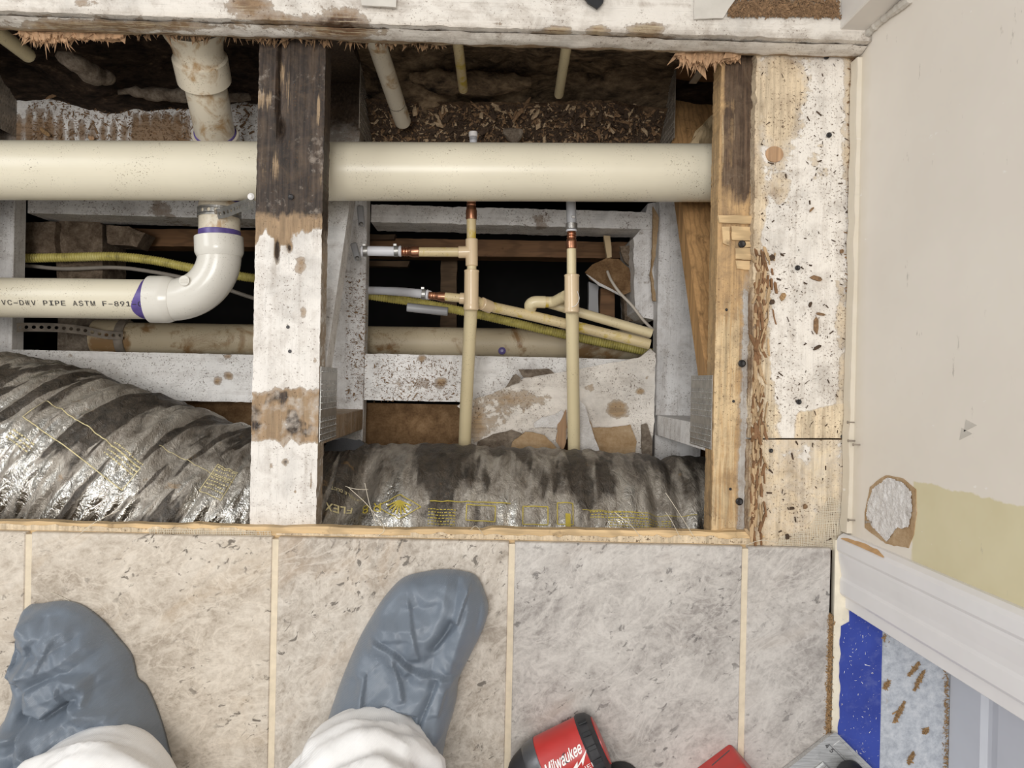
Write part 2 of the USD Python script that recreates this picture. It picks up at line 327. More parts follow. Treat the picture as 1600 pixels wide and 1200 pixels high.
# ------------------------------------------------------------------ shapes
def join(*ms):
    vs, fs, n = [], [], 0
    for m in ms:
        v, f = arr(m); vs.append(v); fs.append(f + n); n += len(v)
    return np.vstack(vs), np.vstack(fs)
def cbox(lo, hi, c=.002):
    lo, hi = np.minimum(lo, hi), np.maximum(lo, hi); c = min(c, *(np.asarray(hi) - lo) * .45); pts = []
    for sx in (0, 1):
        for sy in (0, 1):
            for sz in (0, 1):
                q = np.array([lo[0] if not sx else hi[0], lo[1] if not sy else hi[1], lo[2] if not sz else hi[2]])
                d = np.array([c if not sx else -c, c if not sy else -c, c if not sz else -c])
                for k in range(3):
                    r = q + d; r[k] = q[k]; pts.append(r)
    return trimesh.PointCloud(pts).convex_hull
def xf(m, R=None, t=(0, 0, 0)):
    v, f = arr(m); v = v if R is None else v @ np.asarray(R).T
    return v + t, f
def rotz(a): c, s = math.cos(a), math.sin(a); return np.array([[c, -s, 0], [s, c, 0], [0, 0, 1]])
def catmull(pts, n=12):
    p = np.asarray(pts, float)
    if len(p) < 3: return np.linspace(p[0], p[-1], 2)
    q = np.vstack([2 * p[0] - p[1], p, 2 * p[-1] - p[-2]]); out = []
    for i in range(1, len(q) - 2):
        for t in np.linspace(0, 1, n, endpoint=False):
            a, b, c, d = q[i - 1:i + 3]
            out.append(.5 * (2 * b + (c - a) * t + (2 * a - 5 * b + 4 * c - d) * t * t + (3 * b - 3 * c + d - a) * t ** 3))
    return np.array(out + [p[-1]])
def frames(p):
    t = np.gradient(p, axis=0); t /= np.linalg.norm(t, axis=1, keepdims=True) + 1e-12
    up = np.array([0, 0, 1.0]) if abs(t[0, 2]) < .9 else np.array([0, 1.0, 0])
    a = np.zeros_like(p); b = np.zeros_like(p); prev = up - up.dot(t[0]) * t[0]; prev /= np.linalg.norm(prev)
    for i in range(len(p)):
        prev = prev - prev.dot(t[i]) * t[i]; prev /= np.linalg.norm(prev); a[i] = prev; b[i] = np.cross(t[i], prev)
    return t, a, b
def tube(pts, rad, sides=24, caps=True):
    p = np.asarray(pts, float); n = len(p); rad = np.broadcast_to(rad, (n,)); t, a, b = frames(p)
    ang = np.arange(sides) * 2 * np.pi / sides
    v = p[:, None] + rad[:, None, None] * (np.cos(ang)[None, :, None] * a[:, None] + np.sin(ang)[None, :, None] * b[:, None])
    i, j = np.meshgrid(np.arange(n - 1), np.arange(sides), indexing='ij'); k = (j + 1) % sides
    q = np.stack([i * sides + j, i * sides + k, (i + 1) * sides + k, (i + 1) * sides + j], -1).reshape(-1, 4)[:, ::-1]
    v = v.reshape(-1, 3); f = np.vstack([q[:, [0, 1, 2]], q[:, [0, 2, 3]]])
    if caps:
        v = np.vstack([v, p[0], p[-1]]); N = n * sides; j = np.arange(sides); k = (j + 1) % sides
        f = np.vstack([f, np.stack([np.full(sides, N), k, j], 1)[:, ::-1], np.stack([np.full(sides, N + 1), (n - 1) * sides + j, (n - 1) * sides + k], 1)[:, ::-1]])
    return v, f
def lathe(p0, p1, prof, sides=28):
    """prof: (distance along p0->p1 in metres, radius); sharp steps welcome."""
    p0, p1 = np.asarray(p0, float), np.asarray(p1, float); d = (p1 - p0) / np.linalg.norm(p1 - p0)
    prof = [(s + i * 1e-6, r) for i, (s, r) in enumerate(prof)]
    return tube(np.array([p0 + d * s for s, r in prof]), np.array([r for s, r in prof]), sides)
def sleeve(p0, p1, r, ch=.0015, sides=28):
    L = np.linalg.norm(np.asarray(p1) - p0)
    return lathe(p0, p1, [(0, r - ch), (ch, r), (L - ch, r), (L, r - ch)], sides)
def rim_poly(poly, jag, step, seed):
    """Resample an outline and roughen it."""
    p = np.asarray(poly, float); out = []
    for a, b in zip(p, np.roll(p, -1, 0)):
        n = max(1, int(np.linalg.norm(b - a) / step)); out += [a + (b - a) * k / n for k in range(n)]
    out = np.array(out)
    nz = np.stack([meshkit.fbm(np.c_[out * 90, np.full(len(out), k * 7.7)], 3, seed + k) for k in range(2)], 1) - .5
    return out + nz * 2 * jag
def slab(poly, z, thick, jag=.0, step=.01, seed=1, tilt=None):
    """A plate with an outline (world xy), top at z, thick downwards; tilt = (dz/dx, dz/dy)."""
    p = rim_poly(poly, jag, step, seed) if jag else np.asarray(poly, float)
    s = sg.Polygon(p[:, :2]).buffer(0)
    if s.geom_type != 'Polygon': s = max(s.geoms, key=lambda g: g.area)
    m = trimesh.creation.extrude_polygon(s, thick, engine='earcut'); v, f = arr(m); v[:, 2] += z - thick
    if tilt: c = p[:, :2].mean(0); v[:, 2] += (v[:, 0] - c[0]) * tilt[0] + (v[:, 1] - c[1]) * tilt[1]
    return v, f
def pslab(px, z, thick, **k): return slab([P(*q, z)[:2] for q in px], z, thick, **k)
def gridslab(c, z, thick, nx, ny, jag=.002, rough=.0006, seed=3, sides=(1, 1, 1, 1), freq=60, edge=.0):
    """Finely meshed plank: c = four world xy corners (a,b along x; then c,d back). Returns mesh and the count of top vertices."""
    a, b, cc, d = [np.asarray(q, float)[:2] for q in c]
    u, v = np.meshgrid(np.linspace(0, 1, nx), np.linspace(0, 1, ny), indexing='xy'); u, v = u[..., None], v[..., None]
    xy = (a * (1 - u) + b * u) * (1 - v) + (d * (1 - u) + cc * u) * v
    nz = lambda s: meshkit.fbm(np.concatenate([xy * freq, np.full(xy.shape[:2] + (1,), s)], -1), 4, seed) - .5
    def fall(t): return np.exp(-t * 30)
    U, V = u[..., 0], v[..., 0]; ex = (b - a) / np.linalg.norm(b - a); ey = (d - a) / np.linalg.norm(d - a)
    off = ex * ((fall(U) * sides[0] - fall(1 - U) * sides[1]) * np.abs(nz(1.5)) * 2 * jag)[..., None] + ey * ((fall(V) * sides[2] - fall(1 - V) * sides[3]) * np.abs(nz(4.5)) * 2 * jag)[..., None]
    xy = xy + off
    zz = z + nz(9.5) * 2 * rough - edge * (np.exp(-U * 40) + np.exp(-(1 - U) * 40))
    top = np.concatenate([xy, zz[..., None]], -1).reshape(-1, 3)
    idx = np.arange(nx * ny).reshape(ny, nx)
    q = np.stack([idx[:-1, :-1], idx[:-1, 1:], idx[1:, 1:], idx[1:, :-1]], -1).reshape(-1, 4)
    ring = np.concatenate([idx[0, :-1], idx[:-1, -1], idx[-1, :0:-1], idx[:0:-1, 0]])
    low = top[ring].copy(); low[:, 2] = z - thick; n = len(top); k = np.arange(len(ring)); k2 = (k + 1) % len(ring)
    # side walls get their own rim so that shading stays crisp
    vt = np.vstack([top, top[ring], low, low.mean(0)])
    sq = np.stack([n + k, n + len(ring) + k, n + len(ring) + k2, n + k2], -1)
    f = np.vstack([q[:, [0, 1, 2]], q[:, [0, 2, 3]], sq[:, [0, 1, 2]], sq[:, [0, 2, 3]], np.stack([np.full(len(k), len(vt) - 1), n + len(ring) + k2, n + len(ring) + k], 1)])
    return (vt, f), n
def sm(x, a, b): t = np.clip((x - a) / (b - a), 0, 1); return t * t * (3 - 2 * t)
def blob(px, x, y, rx, ry): return np.exp(-(((px[:, 0] - x) / rx) ** 2 + ((px[:, 1] - y) / ry) ** 2) * 1.2)
def chips(centres, size, seed, flat=.35, lon=2.2):
    """Many small splinters as one mesh."""
    rg = np.random.default_rng(seed); n = len(centres)
    base = np.array([[-1, -.5, -.3], [1, -.4, -.3], [.8, .5, -.3], [-.9, .45, -.3], [-.7, -.3, .4], [.7, -.35, .3], [.6, .3, .5], [-.8, .25, .3]])
    tri = np.array([[0, 2, 1], [0, 3, 2], [4, 5, 6], [4, 6, 7], [0, 1, 5], [0, 5, 4], [1, 2, 6], [1, 6, 5], [2, 3, 7], [2, 7, 6], [3, 0, 4], [3, 4, 7]])
    s = size * rg.lognormal(0, .5, (n, 1, 1)); v = base[None] * np.array([lon, 1, flat])[None, None] * rg.uniform(.5, 1.4, (n, 1, 3)) * s * .5
    v += rg.normal(0, .06, v.shape) * s
    th, ph = rg.uniform(0, 6.28, n), rg.normal(0, .45, n)
    c, si, cp, sp = np.cos(th), np.sin(th), np.cos(ph), np.sin(ph)
    R = np.zeros((n, 3, 3)); R[:, 0, 0], R[:, 0, 1], R[:, 0, 2] = c * cp, -si, c * sp; R[:, 1, 0], R[:, 1, 1], R[:, 1, 2] = si * cp, c, si * sp; R[:, 2, 0], R[:, 2, 2] = -sp, cp
    v = np.einsum('nij,nkj->nki', R, v) + np.asarray(centres)[:, None]
    return v.reshape(-1, 3), (tri[None] + np.arange(n)[:, None, None] * 8).reshape(-1, 3)
def strand(pts, r=.00035): return tube(catmull(pts, 6), r, 5)

# =================================================================== THE SETTING
ZS, ZC, ZCB, ZB = -.012, -.030, -.068, -.41       # subfloor top, truss chord top and underside, lower chord top
XW = P(1333, 450, 0)[0]                            # plane of the right wall
YP = P(700, 62, 0)[1]                              # front of the wall plate in the north
yS0 = P(0, 831, 0)[1]; yS1 = P(1300, 857, 0)[1]    # front of the tiles
XL_R = PX(25, 430, -.9)[0]
xc_r = P(502, 440, ZC)[0]; xc_l = P(397, 440, ZC)[0]       # centre truss
xr_l = P(1122, 310, ZC)[0]; xr_r = xr_l + .0895
xl_r = -.893; xl_l = xl_r - .0895

floor = Thing('floor', 'travertine-look beige tile floor with sandy grout before the opening', 'floor', (0, yS0, 0), kind='structure')
seams = [-345, 44, 430, 800, 1165]                  # pixel of each grout line at the tiles' front edge
xs = [P(s, 850, 0)[0] for s in seams]; pitch = xs[2] - xs[1]
cols = [xs[0] - pitch] + xs + [P(1299, 857, 0)[0] + .004]
gw = .0042
kinds = ['tile_cream', 'tile_cream', 'tile_cream', 'tile_warm', 'tile_grey', 'tile_grey']
yrow = [None, yS0 - .338, yS0 - .676, yS0 - 1.014, yS0 - 1.3]
def yfront(x): return yS0 + (yS1 - yS0) * (x - P(0, 831, 0)[0]) / (P(1300, 857, 0)[0] - P(0, 831, 0)[0])
for r in range(4):
    for c in range(6):
        x0, x1 = cols[c] + gw, cols[c + 1] - gw
        if r == 0: pol = [(x0, yrow[1] + gw), (x1, yrow[1] + gw), (x1, yfront(x1)), (x0, yfront(x0))]
        else: pol = [(x0, yrow[r + 1] + gw), (x1, yrow[r + 1] + gw), (x1, yrow[r] - gw), (x0, yrow[r] - gw)]
        pts = []
        for q in pol:
            ctr = np.mean(pol, 0); d = np.sign(np.array(q) - ctr) * .0012
            pts += [(*q, -.011), (*q, -.0014), (*(np.array(q) - d), 0)]
        hull = trimesh.PointCloud(pts).convex_hull
        part(floor, 'tile', hull, kinds[c])
gp = [(cols[0], yrow[4]), (cols[-1] - gw, yrow[4]), (cols[-1] - gw, yfront(cols[-1]) - .003), (cols[0], yfront(cols[0]) - .003)]
part(floor, 'grout', slab(gp, -.0016, .010), 'grout')

# subfloor: the strip left under the tiles, and the two plywood pieces on the right
edge = lambda x: yfront(x) + .0125 + .004 * (x > .0)
sub = Thing('subfloor_sheet', 'subfloor panel edge showing as a thin orange wood strip in front of the tiles', 'subfloor', (0, yS0, ZS - .018), kind='structure')
xa, xb = -1.7, P(1172, 850, ZS)[0] + .02
ee = []
for k in range(160):
    x = xa + (xb - xa) * k / 159; ee.append((x, edge(x) + .0030 * (meshkit.fbm(np.array([x * 25, 0, 0]), 4, 5) - .5) * 2))
part(sub, 'panel', slab([(xa, -1.75), (xb, -1.75)] + ee[::-1], ZS, .018), 'wood_strip')
# mortar left on the strip
for i, (p0, p1, w0) in enumerate([(-60, 225, 9), (225, 395, 10), (428, 640, 4), (640, 1000, 9), (1000, 1200, 12)]):
    up = []; lo = []
    for k in range(50):
        x = P(p0 + (p1 - p0) * k / 49, 845, 0)[0]; y0 = yfront(x) + .001
        up.append((x, y0 + w0 * .00088 * (.45 + .8 * meshkit.fbm(np.array([x * 80, i, 0]), 3, 2)))); lo.append((x, y0))
    part(sub, 'mortar_strip', slab(lo + up[::-1], ZS + .0014, .0016), 'ply', wv=None)

def ply_wear(px, seed):
    n = meshkit.fbm(np.c_[px * .02, np.zeros(len(px))], 4, seed)
    return n
panelA = [P(1181, 62, ZS), P(1345, 60, ZS), P(1345, 685, ZS), P(1172, 684.5, ZS)]
(mA, nA) = gridslab([panelA[3], panelA[2], panelA[1], panelA[0]], ZS, .018, 70, 230, .006, .0007, 11, (1, 0, .1, .1), 55)
px = proj(mA[0]); X, Y = px[:, 0], px[:, 1]
le = 1178 + 26 * (meshkit.fbm(np.c_[Y * .02, Y * 0, Y * 0], 4, 3) - .2) * sm(Y, 380, 430) + 8
wob = (meshkit.fbm(np.c_[X * .035, Y * .03, 0 * X], 5, 17) - .5); r = .92 * sm(X + 22 * wob, le - 4, le + 14)
r *= 1 - .95 * blob(px, 1225, 130, 48, 75) - .8 * blob(px, 1215, 205, 34, 75) - .6 * blob(px, 1305, 75, 50, 16)
r -= .75 * sm(X, 1304, 1330) * (1 - sm(Y, 250, 420)) + .55 * sm(X + 14 * wob, 1300, 1312) * sm(Y, 330, 500)
r -= .5 * blob(px, 1215, 300, 40, 30) + .4 * blob(px, 1280, 250, 20, 40)
r -= 1.2 * sm(Y + 14 * wob, 632 - (X - 1300) * .12, 642 - (X - 1300) * .12) * sm(X + 20 * wob, 1236, 1250)
r -= 1.1 * sm(Y, 500, 690) * (1 - sm(X + 26 * wob, 1196 + (Y - 560) * .12, 1216 + (Y - 560) * .12))
g_ = .35 * blob(px, 1208, 160, 22, 90) + .55 * blob(px, 1238, 95, 24, 16) + .62 * sm(X, 1318, 1336) * (1 - sm(Y, 330, 500)) + .35 * blob(px, 1300, 68, 60, 10) + .35 * blob(px, 1213, 320, 14, 24) + .25 * blob(px, 1226, 190, 10, 40) + .3 * sm(X, 1192, 1176)
g_ += .75 * blob(px, 1318, 300, 18, 80) * (.2 + 1.6 * wob) + .5 * blob(px, 1205, 300, 22, 40) + .45 * sm(X, 1214, 1186) * sm(Y, 380, 480) * (.4 + 2 * wob)
b_ = .45 * sm(Y, 560, 640) + .5 * sm(X, 1300, 1310) * sm(Y, 400, 500) + .4 * blob(px, 1190, 560, 20, 130)
pnl = Thing('plywood_subfloor', 'long plywood subfloor piece with flaking white plaster beside the beige wall', 'subfloor', (panelA[3][0], panelA[3][1], ZS - .018), kind='structure')
pa = part(pnl, 'panel', mA, 'ply', wv=np.c_[r, g_, b_])
panelB = [P(1171, 687, ZS), P(1345, 687, ZS), P(1345, 862, ZS), P(1168, 852, ZS)]
(mB, nB) = gridslab([panelB[3], panelB[2], panelB[1], panelB[0]], ZS, .018, 70, 76, .005, .0007, 12, (1, 0, .1, .1), 55)
px = proj(mB[0]); X, Y = px[:, 0], px[:, 1]
r = .25 + .25 * sm(X, 1290, 1325) - .3 * sm(X, 1200, 1185) + .4 * blob(px, 1260, 710, 12, 16)
g_ = .5 * sm(X, 1198, 1176) + .12 * blob(px, 1240, 780, 20, 60)
b_ = .55 * sm(X, 1230, 1290) + .1
pnb = Thing('plywood_subfloor', 'short tan plywood subfloor piece below the seam, nearest the tiles', 'subfloor', (panelB[3][0], panelB[3][1], ZS - .018), kind='structure')
pb = part(pnb, 'panel', mB, 'ply', wv=np.c_[r, g_, b_])
rgv = np.random.default_rng(44); ve = [[], []]
for k in range(230):
    y = rgv.uniform(395, 848); x = 1181 - (y - 400) * .022 + abs(rgv.normal(0, 1)) * 10; c = P(x, y, ZS); L = rgv.uniform(.004, .017); w = rgv.uniform(.0007, .0024); a = rgv.normal(1.62, .22)
    o = rim_poly([(-L, -w * .7), (L * .8, -w), (L, w * .3), (L * .7, w), (-L * .9, w * .8)], .0011, .002, k); R = rotz(a)[:2, :2]
    ve[k % 2].append(slab(o @ R.T + c[:2], ZS + .0016 + rgv.uniform(0, .003), .0035, tilt=tuple(rgv.normal(0, .12, 2))))
part(pnl, 'torn_veneer', join(*[m for m in ve[0]]), 'wood_brown', label='torn brown veneer along the joist side', kind='stuff')
part(pnl, 'torn_veneer', join(*[m for m in ve[1]]), 'veneer', label='torn pale veneer along the joist side', kind='stuff')
def screw(t, q, z, r=.0042, tip=0.003):
    c = P(*q, z); s = lathe(c - [0, 0, .004], c + [0, 0, tip], [(0, r * .5), (.004, r * .55), (.004 + tip * .4, r), (.004 + tip * .8, r), (.004 + tip, r * .7), (.004 + tip - .0006, r * .35), (.004 + tip - .0008, .0002)], 14)
    part(t, 'screw', s, 'screw')
for q in [(1290, 90), (1294, 212), (1247, 628), (1245, 419)]: screw(pnl, q, ZS, .0036, .005)
screw(pnl, (1316, 688.0 - 6), ZS, .003); screw(pnb, (1204, 704), ZS, .003)
# round OSB plug by the chord, wood chips on the plywood
c0 = P(1209, 242, ZS)
plug = rim_poly([(c0[0] + .0125 * math.cos(a), c0[1] + .011 * math.sin(a)) for a in np.arange(0, 6.28, .4)], .0012, .003, 4)
part(pnl, 'wood_plug', slab(plug, ZS + .003, .004), 'splinter', label='round orange wood plug')
rg = np.random.default_rng(5)
chip_names = ['largest brown wood chip, standing upright in the middle of the plaster', 'dark slanting chip just below the largest one', 'tan round-ended chip at the left plaster edge by the joist', 'dark round chip in the upper left of the plaster', 'crescent brown chip below the upper screw', 'dark chip at the right edge beside the wall, level with the largest chip', 'small dark chip up and left of the largest one', 'narrow dark chip just above the largest one', 'small brown dot near the wall, level with the upper round chip', 'dark chip at the left plaster edge, under the tan one', 'dark chip near the mesh tape at the bottom', 'brown knot-like chip in the middle of the lower panel', 'thin brown splinter in the upper plaster', 'flat dark chip by the wall, above the largest chip level']
for ci, (q, w, l, a, mt) in enumerate([((1274, 509), 7, 27, 1.55, 'chip_mid'), ((1276, 543), 5, 14, .5, 'chip_dark'), ((1222, 464), 8, 13, 1.0, 'sawdust'), ((1205, 403), 9, 10, .4, 'chip_dark'), ((1274, 435), 7, 20, -.3, 'chip_mid'), ((1327, 520), 6, 9, 1.2, 'chip_dark'), ((1265, 476), 4, 9, 1.2, 'chip_dark'), ((1281, 491), 4, 15, -.2, 'chip_mid'), ((1314, 393), 6, 6, .2, 'chip_mid'), ((1205, 472), 8, 9, 0, 'chip_dark'), ((1229, 838), 8, 7, .2, 'chip_dark'), ((1257, 791), 7, 7, .5, 'chip_mid'), ((1267, 328), 3, 10, .8, 'chip_mid'), ((1326, 469), 4, 9, .1, 'chip_dark')]):
    c = P(*q, ZS); w *= .00045; l *= .00045
    o = [(-l, -w * .6), (-l * .3, -w), (l * .7, -w * .8), (l, w * .1), (l * .6, w), (-l * .5, w * .9)]
    R = rotz(a); m_ = slab([(R[:2, :2] @ np.array(k) + c[:2]) for k in o], ZS + .0036, .003)
    solo('wood_chip', m_, mt, chip_names[ci], 'wood chip', group='loose chips on the plywood')
pts = []
for _ in range(420):
    q = (rg.uniform(1190, 1330), rg.uniform(70, 850)); pts.append(P(*q, ZS) + [0, 0, .001])
solo('plywood_crumbs', chips(pts, .0016, 8), 'chip_dark', 'fine dark crumbs scattered over the plywood subfloor', 'debris', kind='stuff')
pts = []
for _ in range(900):
    y = rg.uniform(75, 480); x = 1335 - y * .012 - abs(rg.normal(0, 4)) + 2; pts.append(P(x, y, ZS) + [0, 0, rg.uniform(.0, .003)])
solo('wall_line_dirt', chips(pts, .0018, 9), 'chip_mid', 'line of brown dirt and crumbs along the foot of the beige wall', 'debris', kind='stuff')
# fibreglass mesh tape left on the lower corner and on the strip
def net(poly_px, z, step, ang, r=.0003, seed=0):
    r *= 1.4
    sh = sg.Polygon([P(*q, z)[:2] for q in poly_px]); out = []; rgn = np.random.default_rng(seed)
    ctr = np.array(sh.centroid.coords[0])
    for a in (ang, ang + math.pi / 2):
        d = np.array([math.cos(a), math.sin(a)]); nn = np.array([-d[1], d[0]])
        for k in range(-60, 61):
            o = ctr + nn * (k * step + rgn.normal(0, step * .12)); L = sg.LineString([o - d * .3, o + d * .3]).intersection(sh)
            for s in getattr(L, 'geoms', [L]):
                if s.length > step * 1.5 and s.geom_type == 'LineString':
                    c = np.array(s.coords); out.append(tube(np.array([[*c[0], z + .0008], [*((c[0] + c[-1]) / 2 + rgn.normal(0, .0006, 2)), z + .0014], [*c[-1], z + .0008]]), r, 5))
    return join(*out)
solo('mesh_tape', net([(1262, 826), (1296, 775), (1327, 790), (1318, 856), (1215, 852), (1218, 838)], ZS + .0012, .0026, .08, .00028, 2), 'fiber', 'frayed fibreglass mesh tape on the plywood corner by the door casing', 'mesh tape', kind='stuff')
solo('mesh_tape', net([(232, 826), (425, 830), (425, 842), (232, 837)], ZS + .0022, .0026, .02, .00028, 3), 'fiber', 'strip of fibreglass mesh tape between the centre joist and the tiles', 'mesh tape', kind='stuff')
for k, pl in enumerate([[(122, 1), (185, 0)], ]): pass
fib = []
for k, q in enumerate([[(120, 838), (150, 815), (187, 797)], [(545, 762), (575, 790), (600, 825), (590, 838)], [(570, 755), (578, 790), (588, 820)], [(1000, 838), (985, 820), (960, 800)], [(735, 828), (744, 822), (755, 835)], [(1165, 852), (1190, 844), (1215, 848)], [(540, 760), (555, 764), (575, 765)], [(1088, 845), (1060, 800), (1040, 770)], [(1064, 843), (1050, 815), (1040, 800)]]):
    fib.append(strand([P(*a, -.002 + .012 * (i == 1)) for i, a in enumerate(q)], .0004))
solo('glass_fibre_strands', join(*fib), 'fiber', 'few pale glass fibre strands sticking up over the duct and tile edge', 'fibre strands', kind='stuff')

# right wall with torn plaster
YC0, YC1 = P(1315, 833, 0)[1], P(1318, 930, 0)[1]   # door casing
yol = PX(1427, 751, XW)[1]
M['wall'] = mat_wall(XW, yol)
wall = Thing('wall_right', 'beige painted wall with a strip of older olive paint, right of the opening', 'wall', (XW, 0, 0), kind='structure')
part(wall, 'board', cbox((XW, YC0 - .06, ZS), (XW + .0125, YP + .02, 2.3), .001), 'wall')
part(wall, 'stud_back', cbox((XW + .0135, YC0 - .06, ZS), (XW + .115, YP + .02, 2.3), .001), 'wall')
# gypsum showing where the face paper is torn off
def wpoly(pts, off, th, jag, seed, name, mat, label):
    yz = np.array([[PX(*q, XW)[1], PX(*q, XW)[2]] for q in pts]); yz = rim_poly(yz, jag, .006, seed); s = sg.Polygon(yz).buffer(0)
    if s.geom_type != 'Polygon': s = max(s.geoms, key=lambda g: g.area)
    m = trimesh.creation.extrude_polygon(s, th, engine='earcut'); v, f = arr(m)
    part(wall, name, (np.c_[XW - off - v[:, 2] + 0 * v[:, 0], v[:, 0], v[:, 1]], f[:, ::-1]), mat, label=label)
wpoly([(1352, 800), (1360, 760), (1385, 742), (1412, 748), (1432, 765), (1433, 800), (1428, 835), (1420, 856), (1385, 850), (1352, 825)], 0., .0008, .0015, 1, 'torn_paper', 'tan_paper', 'torn brown paper edge')
gy = np.array([[PX(*q, XW)[1], PX(*q, XW)[2]] for q in [(1355, 795), (1366, 762), (1390, 744), (1412, 752), (1427, 768), (1428, 798), (1424, 824), (1400, 828), (1387, 848), (1372, 832), (1356, 812)]])
gs = sg.Polygon(rim_poly(gy, .003, .004, 7)).buffer(0); gx0, gy0, gx1, gy1 = gs.bounds
uu, vv = np.meshgrid(np.linspace(gx0, gx1, 70), np.linspace(gy0, gy1, 70)); inside = np.array([gs.contains(sg.Point(a, b)) for a, b in zip(uu.ravel(), vv.ravel())]).reshape(uu.shape)
hh = .0012 + .006 * np.abs(meshkit.fbm(np.stack([uu * 110, vv * 110, 0 * uu], -1), 4, 3) - .45)
idx = -np.ones(uu.shape, int); idx[inside] = np.arange(inside.sum()); q = np.stack([idx[:-1, :-1], idx[:-1, 1:], idx[1:, 1:], idx[1:, :-1]], -1).reshape(-1, 4); q = q[(q >= 0).all(1)]
part(wall, 'gypsum_patch', (np.c_[XW - hh[inside], uu[inside], vv[inside]], q[:, ::-1]), 'gypsum', label='rough white gypsum where the paper is torn', smooth=True)
for a, b in [((1336, 689), (1348, 685)), ((1344, 695), (1356, 691)), ((1336, 813), (1350, 809)), ((1364, 816), (1380, 813)), ((1335, 660), (1338, 659))]:
    p0, p1 = PX(*a, XW), PX(*b, XW); p1 = p1 - (p1 - p0) * .5; d = np.array([-.011, 0, -.001])
    part(wall, 'nail', lathe(p0 + [.001, 0, 0], p0 + d, [(0, .0011), (.009, .0011), (.0095, .0021), (.0105, .0021)], 10), 'galv_dirty')
for q, sx in [((1515, 665), 1), ((1508, 678), 1)]:
    c = PX(*q, XW); o = np.array([[-.007, -.009], [.006, -.006], [.001, .012]]); s = sg.Polygon(o + [c[1], c[2]])
    v, f = arr(trimesh.creation.extrude_polygon(s, .0004, engine='earcut')); part(wall, 'bare_patch', (np.c_[XW - v[:, 2], v[:, 0], v[:, 1]], f[:, ::-1]), 'paper')
# thin lip of paint and paper at the wall's foot
v = []
for k in range(120):
    y = YC0 + .002 + (YP - YC0 - .012) * k / 119; w = .004 + .004 * meshkit.fbm(np.array([y * 30, 1, 2]), 3, 4); v.append((y, w))
lip = slab([(XW - w, y) for y, w in v] + [(XW, v[-1][0]), (XW, v[0][0])], .012, .02)
part(wall, 'paper_lip', lip, 'wall')
# door casing (trim), jamb, threshold and the closed door behind
cx = XW
profile = [(0, YC0), (-.006, YC0), (-.0125, YC0 - .004), (-.0150, YC0 - .009), (-.0150, YC0 - .022), (-.0125, YC0 - .026), (-.0125, YC0 - .030), (-.0110, YC0 - .040), (-.0085, YC0 - .052), (-.0075, YC0 - .060), (-.0095, YC0 - .064), (-.0095, YC1 + .004), (-.0065, YC1), (0, YC1)]
def prism_z(pl, z0, z1):
    s = sg.Polygon(pl); m = trimesh.creation.extrude_polygon(s, z1 - z0, engine='earcut'); v, f = arr(m); v[:, 2] += z0; return v, f
t1 = Thing('trim_1', 'white moulded door casing running up the wall at the doorway', 'door casing', (cx, YC1, 0), kind='structure')
part(t1, 'casing', prism_z([(cx + a, b) for a, b in profile], .0, 2.1), 'trim_paint')
sc = [(cx - .0156, YC0 - .002), (cx - .0156, YC0 - .010), (cx - .011, YC0 + .0006), (cx - .002, YC0 + .0006)]
# scraped bare edge of the casing
zz = np.linspace(.012, .125, 24); tp, bt = [], []
for k, z in enumerate(zz):
    w = .0075 * math.sin(math.pi * (k + .6) / 24.2) ** .5 * (.75 + .5 * meshkit.fbm(np.array([z * 60, 0, 0]), 3, 6))
    tp.append((cx - .0146 + .0, YC0 - .0065 + w * .1, z)); bt.append((cx - .0146 + .00 + w * .95, YC0 - .0065 + w * .66, z))
sv = np.array([[a[0] - .0010, a[1] + .0008, a[2]] for a in tp] + [[a[0] - .0010, a[1] + .0008, a[2]] for a in bt]); n_ = len(zz)
sf = [[k, k + 1, n_ + k + 1] for k in range(n_ - 1)] + [[k, n_ + k + 1, n_ + k] for k in range(n_ - 1)]
part(t1, 'scraped_edge', (sv, np.array(sf)), 'scrape', label='bare tan scraped edge')
solo('trim_2', cbox((XW - .001, YC1 - .018, -.004), (XW + .134, YC1 + .0, 2.05), .001), 'trim_paint', 'white door jamb behind the casing', 'door jamb', kind='structure')
XD = P(1481, 1120, 0)[0]
door = Thing('door_1', 'pale grey painted door closed at the far side of the doorway', 'door', (XD, YC1 - .02, 0), kind='structure')
zb1, zb2 = .070, .100
dp = [(0, .004), (0, zb1), (.008, zb1 + .004), (.008, zb1 + .012), (.003, zb2), (.003, .9), (0, .91), (0, 2.03), (.035, 2.03), (.035, .004)]
s = sg.Polygon([(XD + a, b) for a, b in dp]); v, f = arr(trimesh.creation.extrude_polygon(s, .82, engine='earcut'))
part(door, 'slab', (np.c_[v[:, 0], YC1 - .02 - v[:, 2], v[:, 1]], f[:, ::-1]), 'door_paint')
thr = Thing('threshold', 'doorway floor strip of grey felt with brown scuffs beside the blue tape', 'threshold', (XD - .05, YC1, -.004), kind='structure')
part(thr, 'felt', slab([(P(1372, 1000, 0)[0], YC1 + .002), (XD + .03, YC1 + .002), (XD + .03, -1.3), (P(1372, 1000, 0)[0], -1.3)], -.0005, .012), 'felt')
x0 = cols[-1] + .002
part(thr, 'pale_edge', slab([(x0, YC0 - .01), (P(1345, 930, 0)[0], YC0 - .01), (P(1345, 1000, 0)[0], -1.3), (x0, -1.3)], -.0006, .010), 'caulk', label='cream painted strip along the tiles')
tx0 = P(1312, 1030, 0)[0]; tx1 = P(1377, 1050, 0)[0]
le_ = [(tx0 + .0035 * (meshkit.fbm(np.array([y * 60, 0, 0]), 4, 9) - .4) * 2 + (.011 if y > P(1312, 975, 0)[1] else 0), y) for y in np.linspace(P(1320, 928, 0)[1], -1.3, 160)]
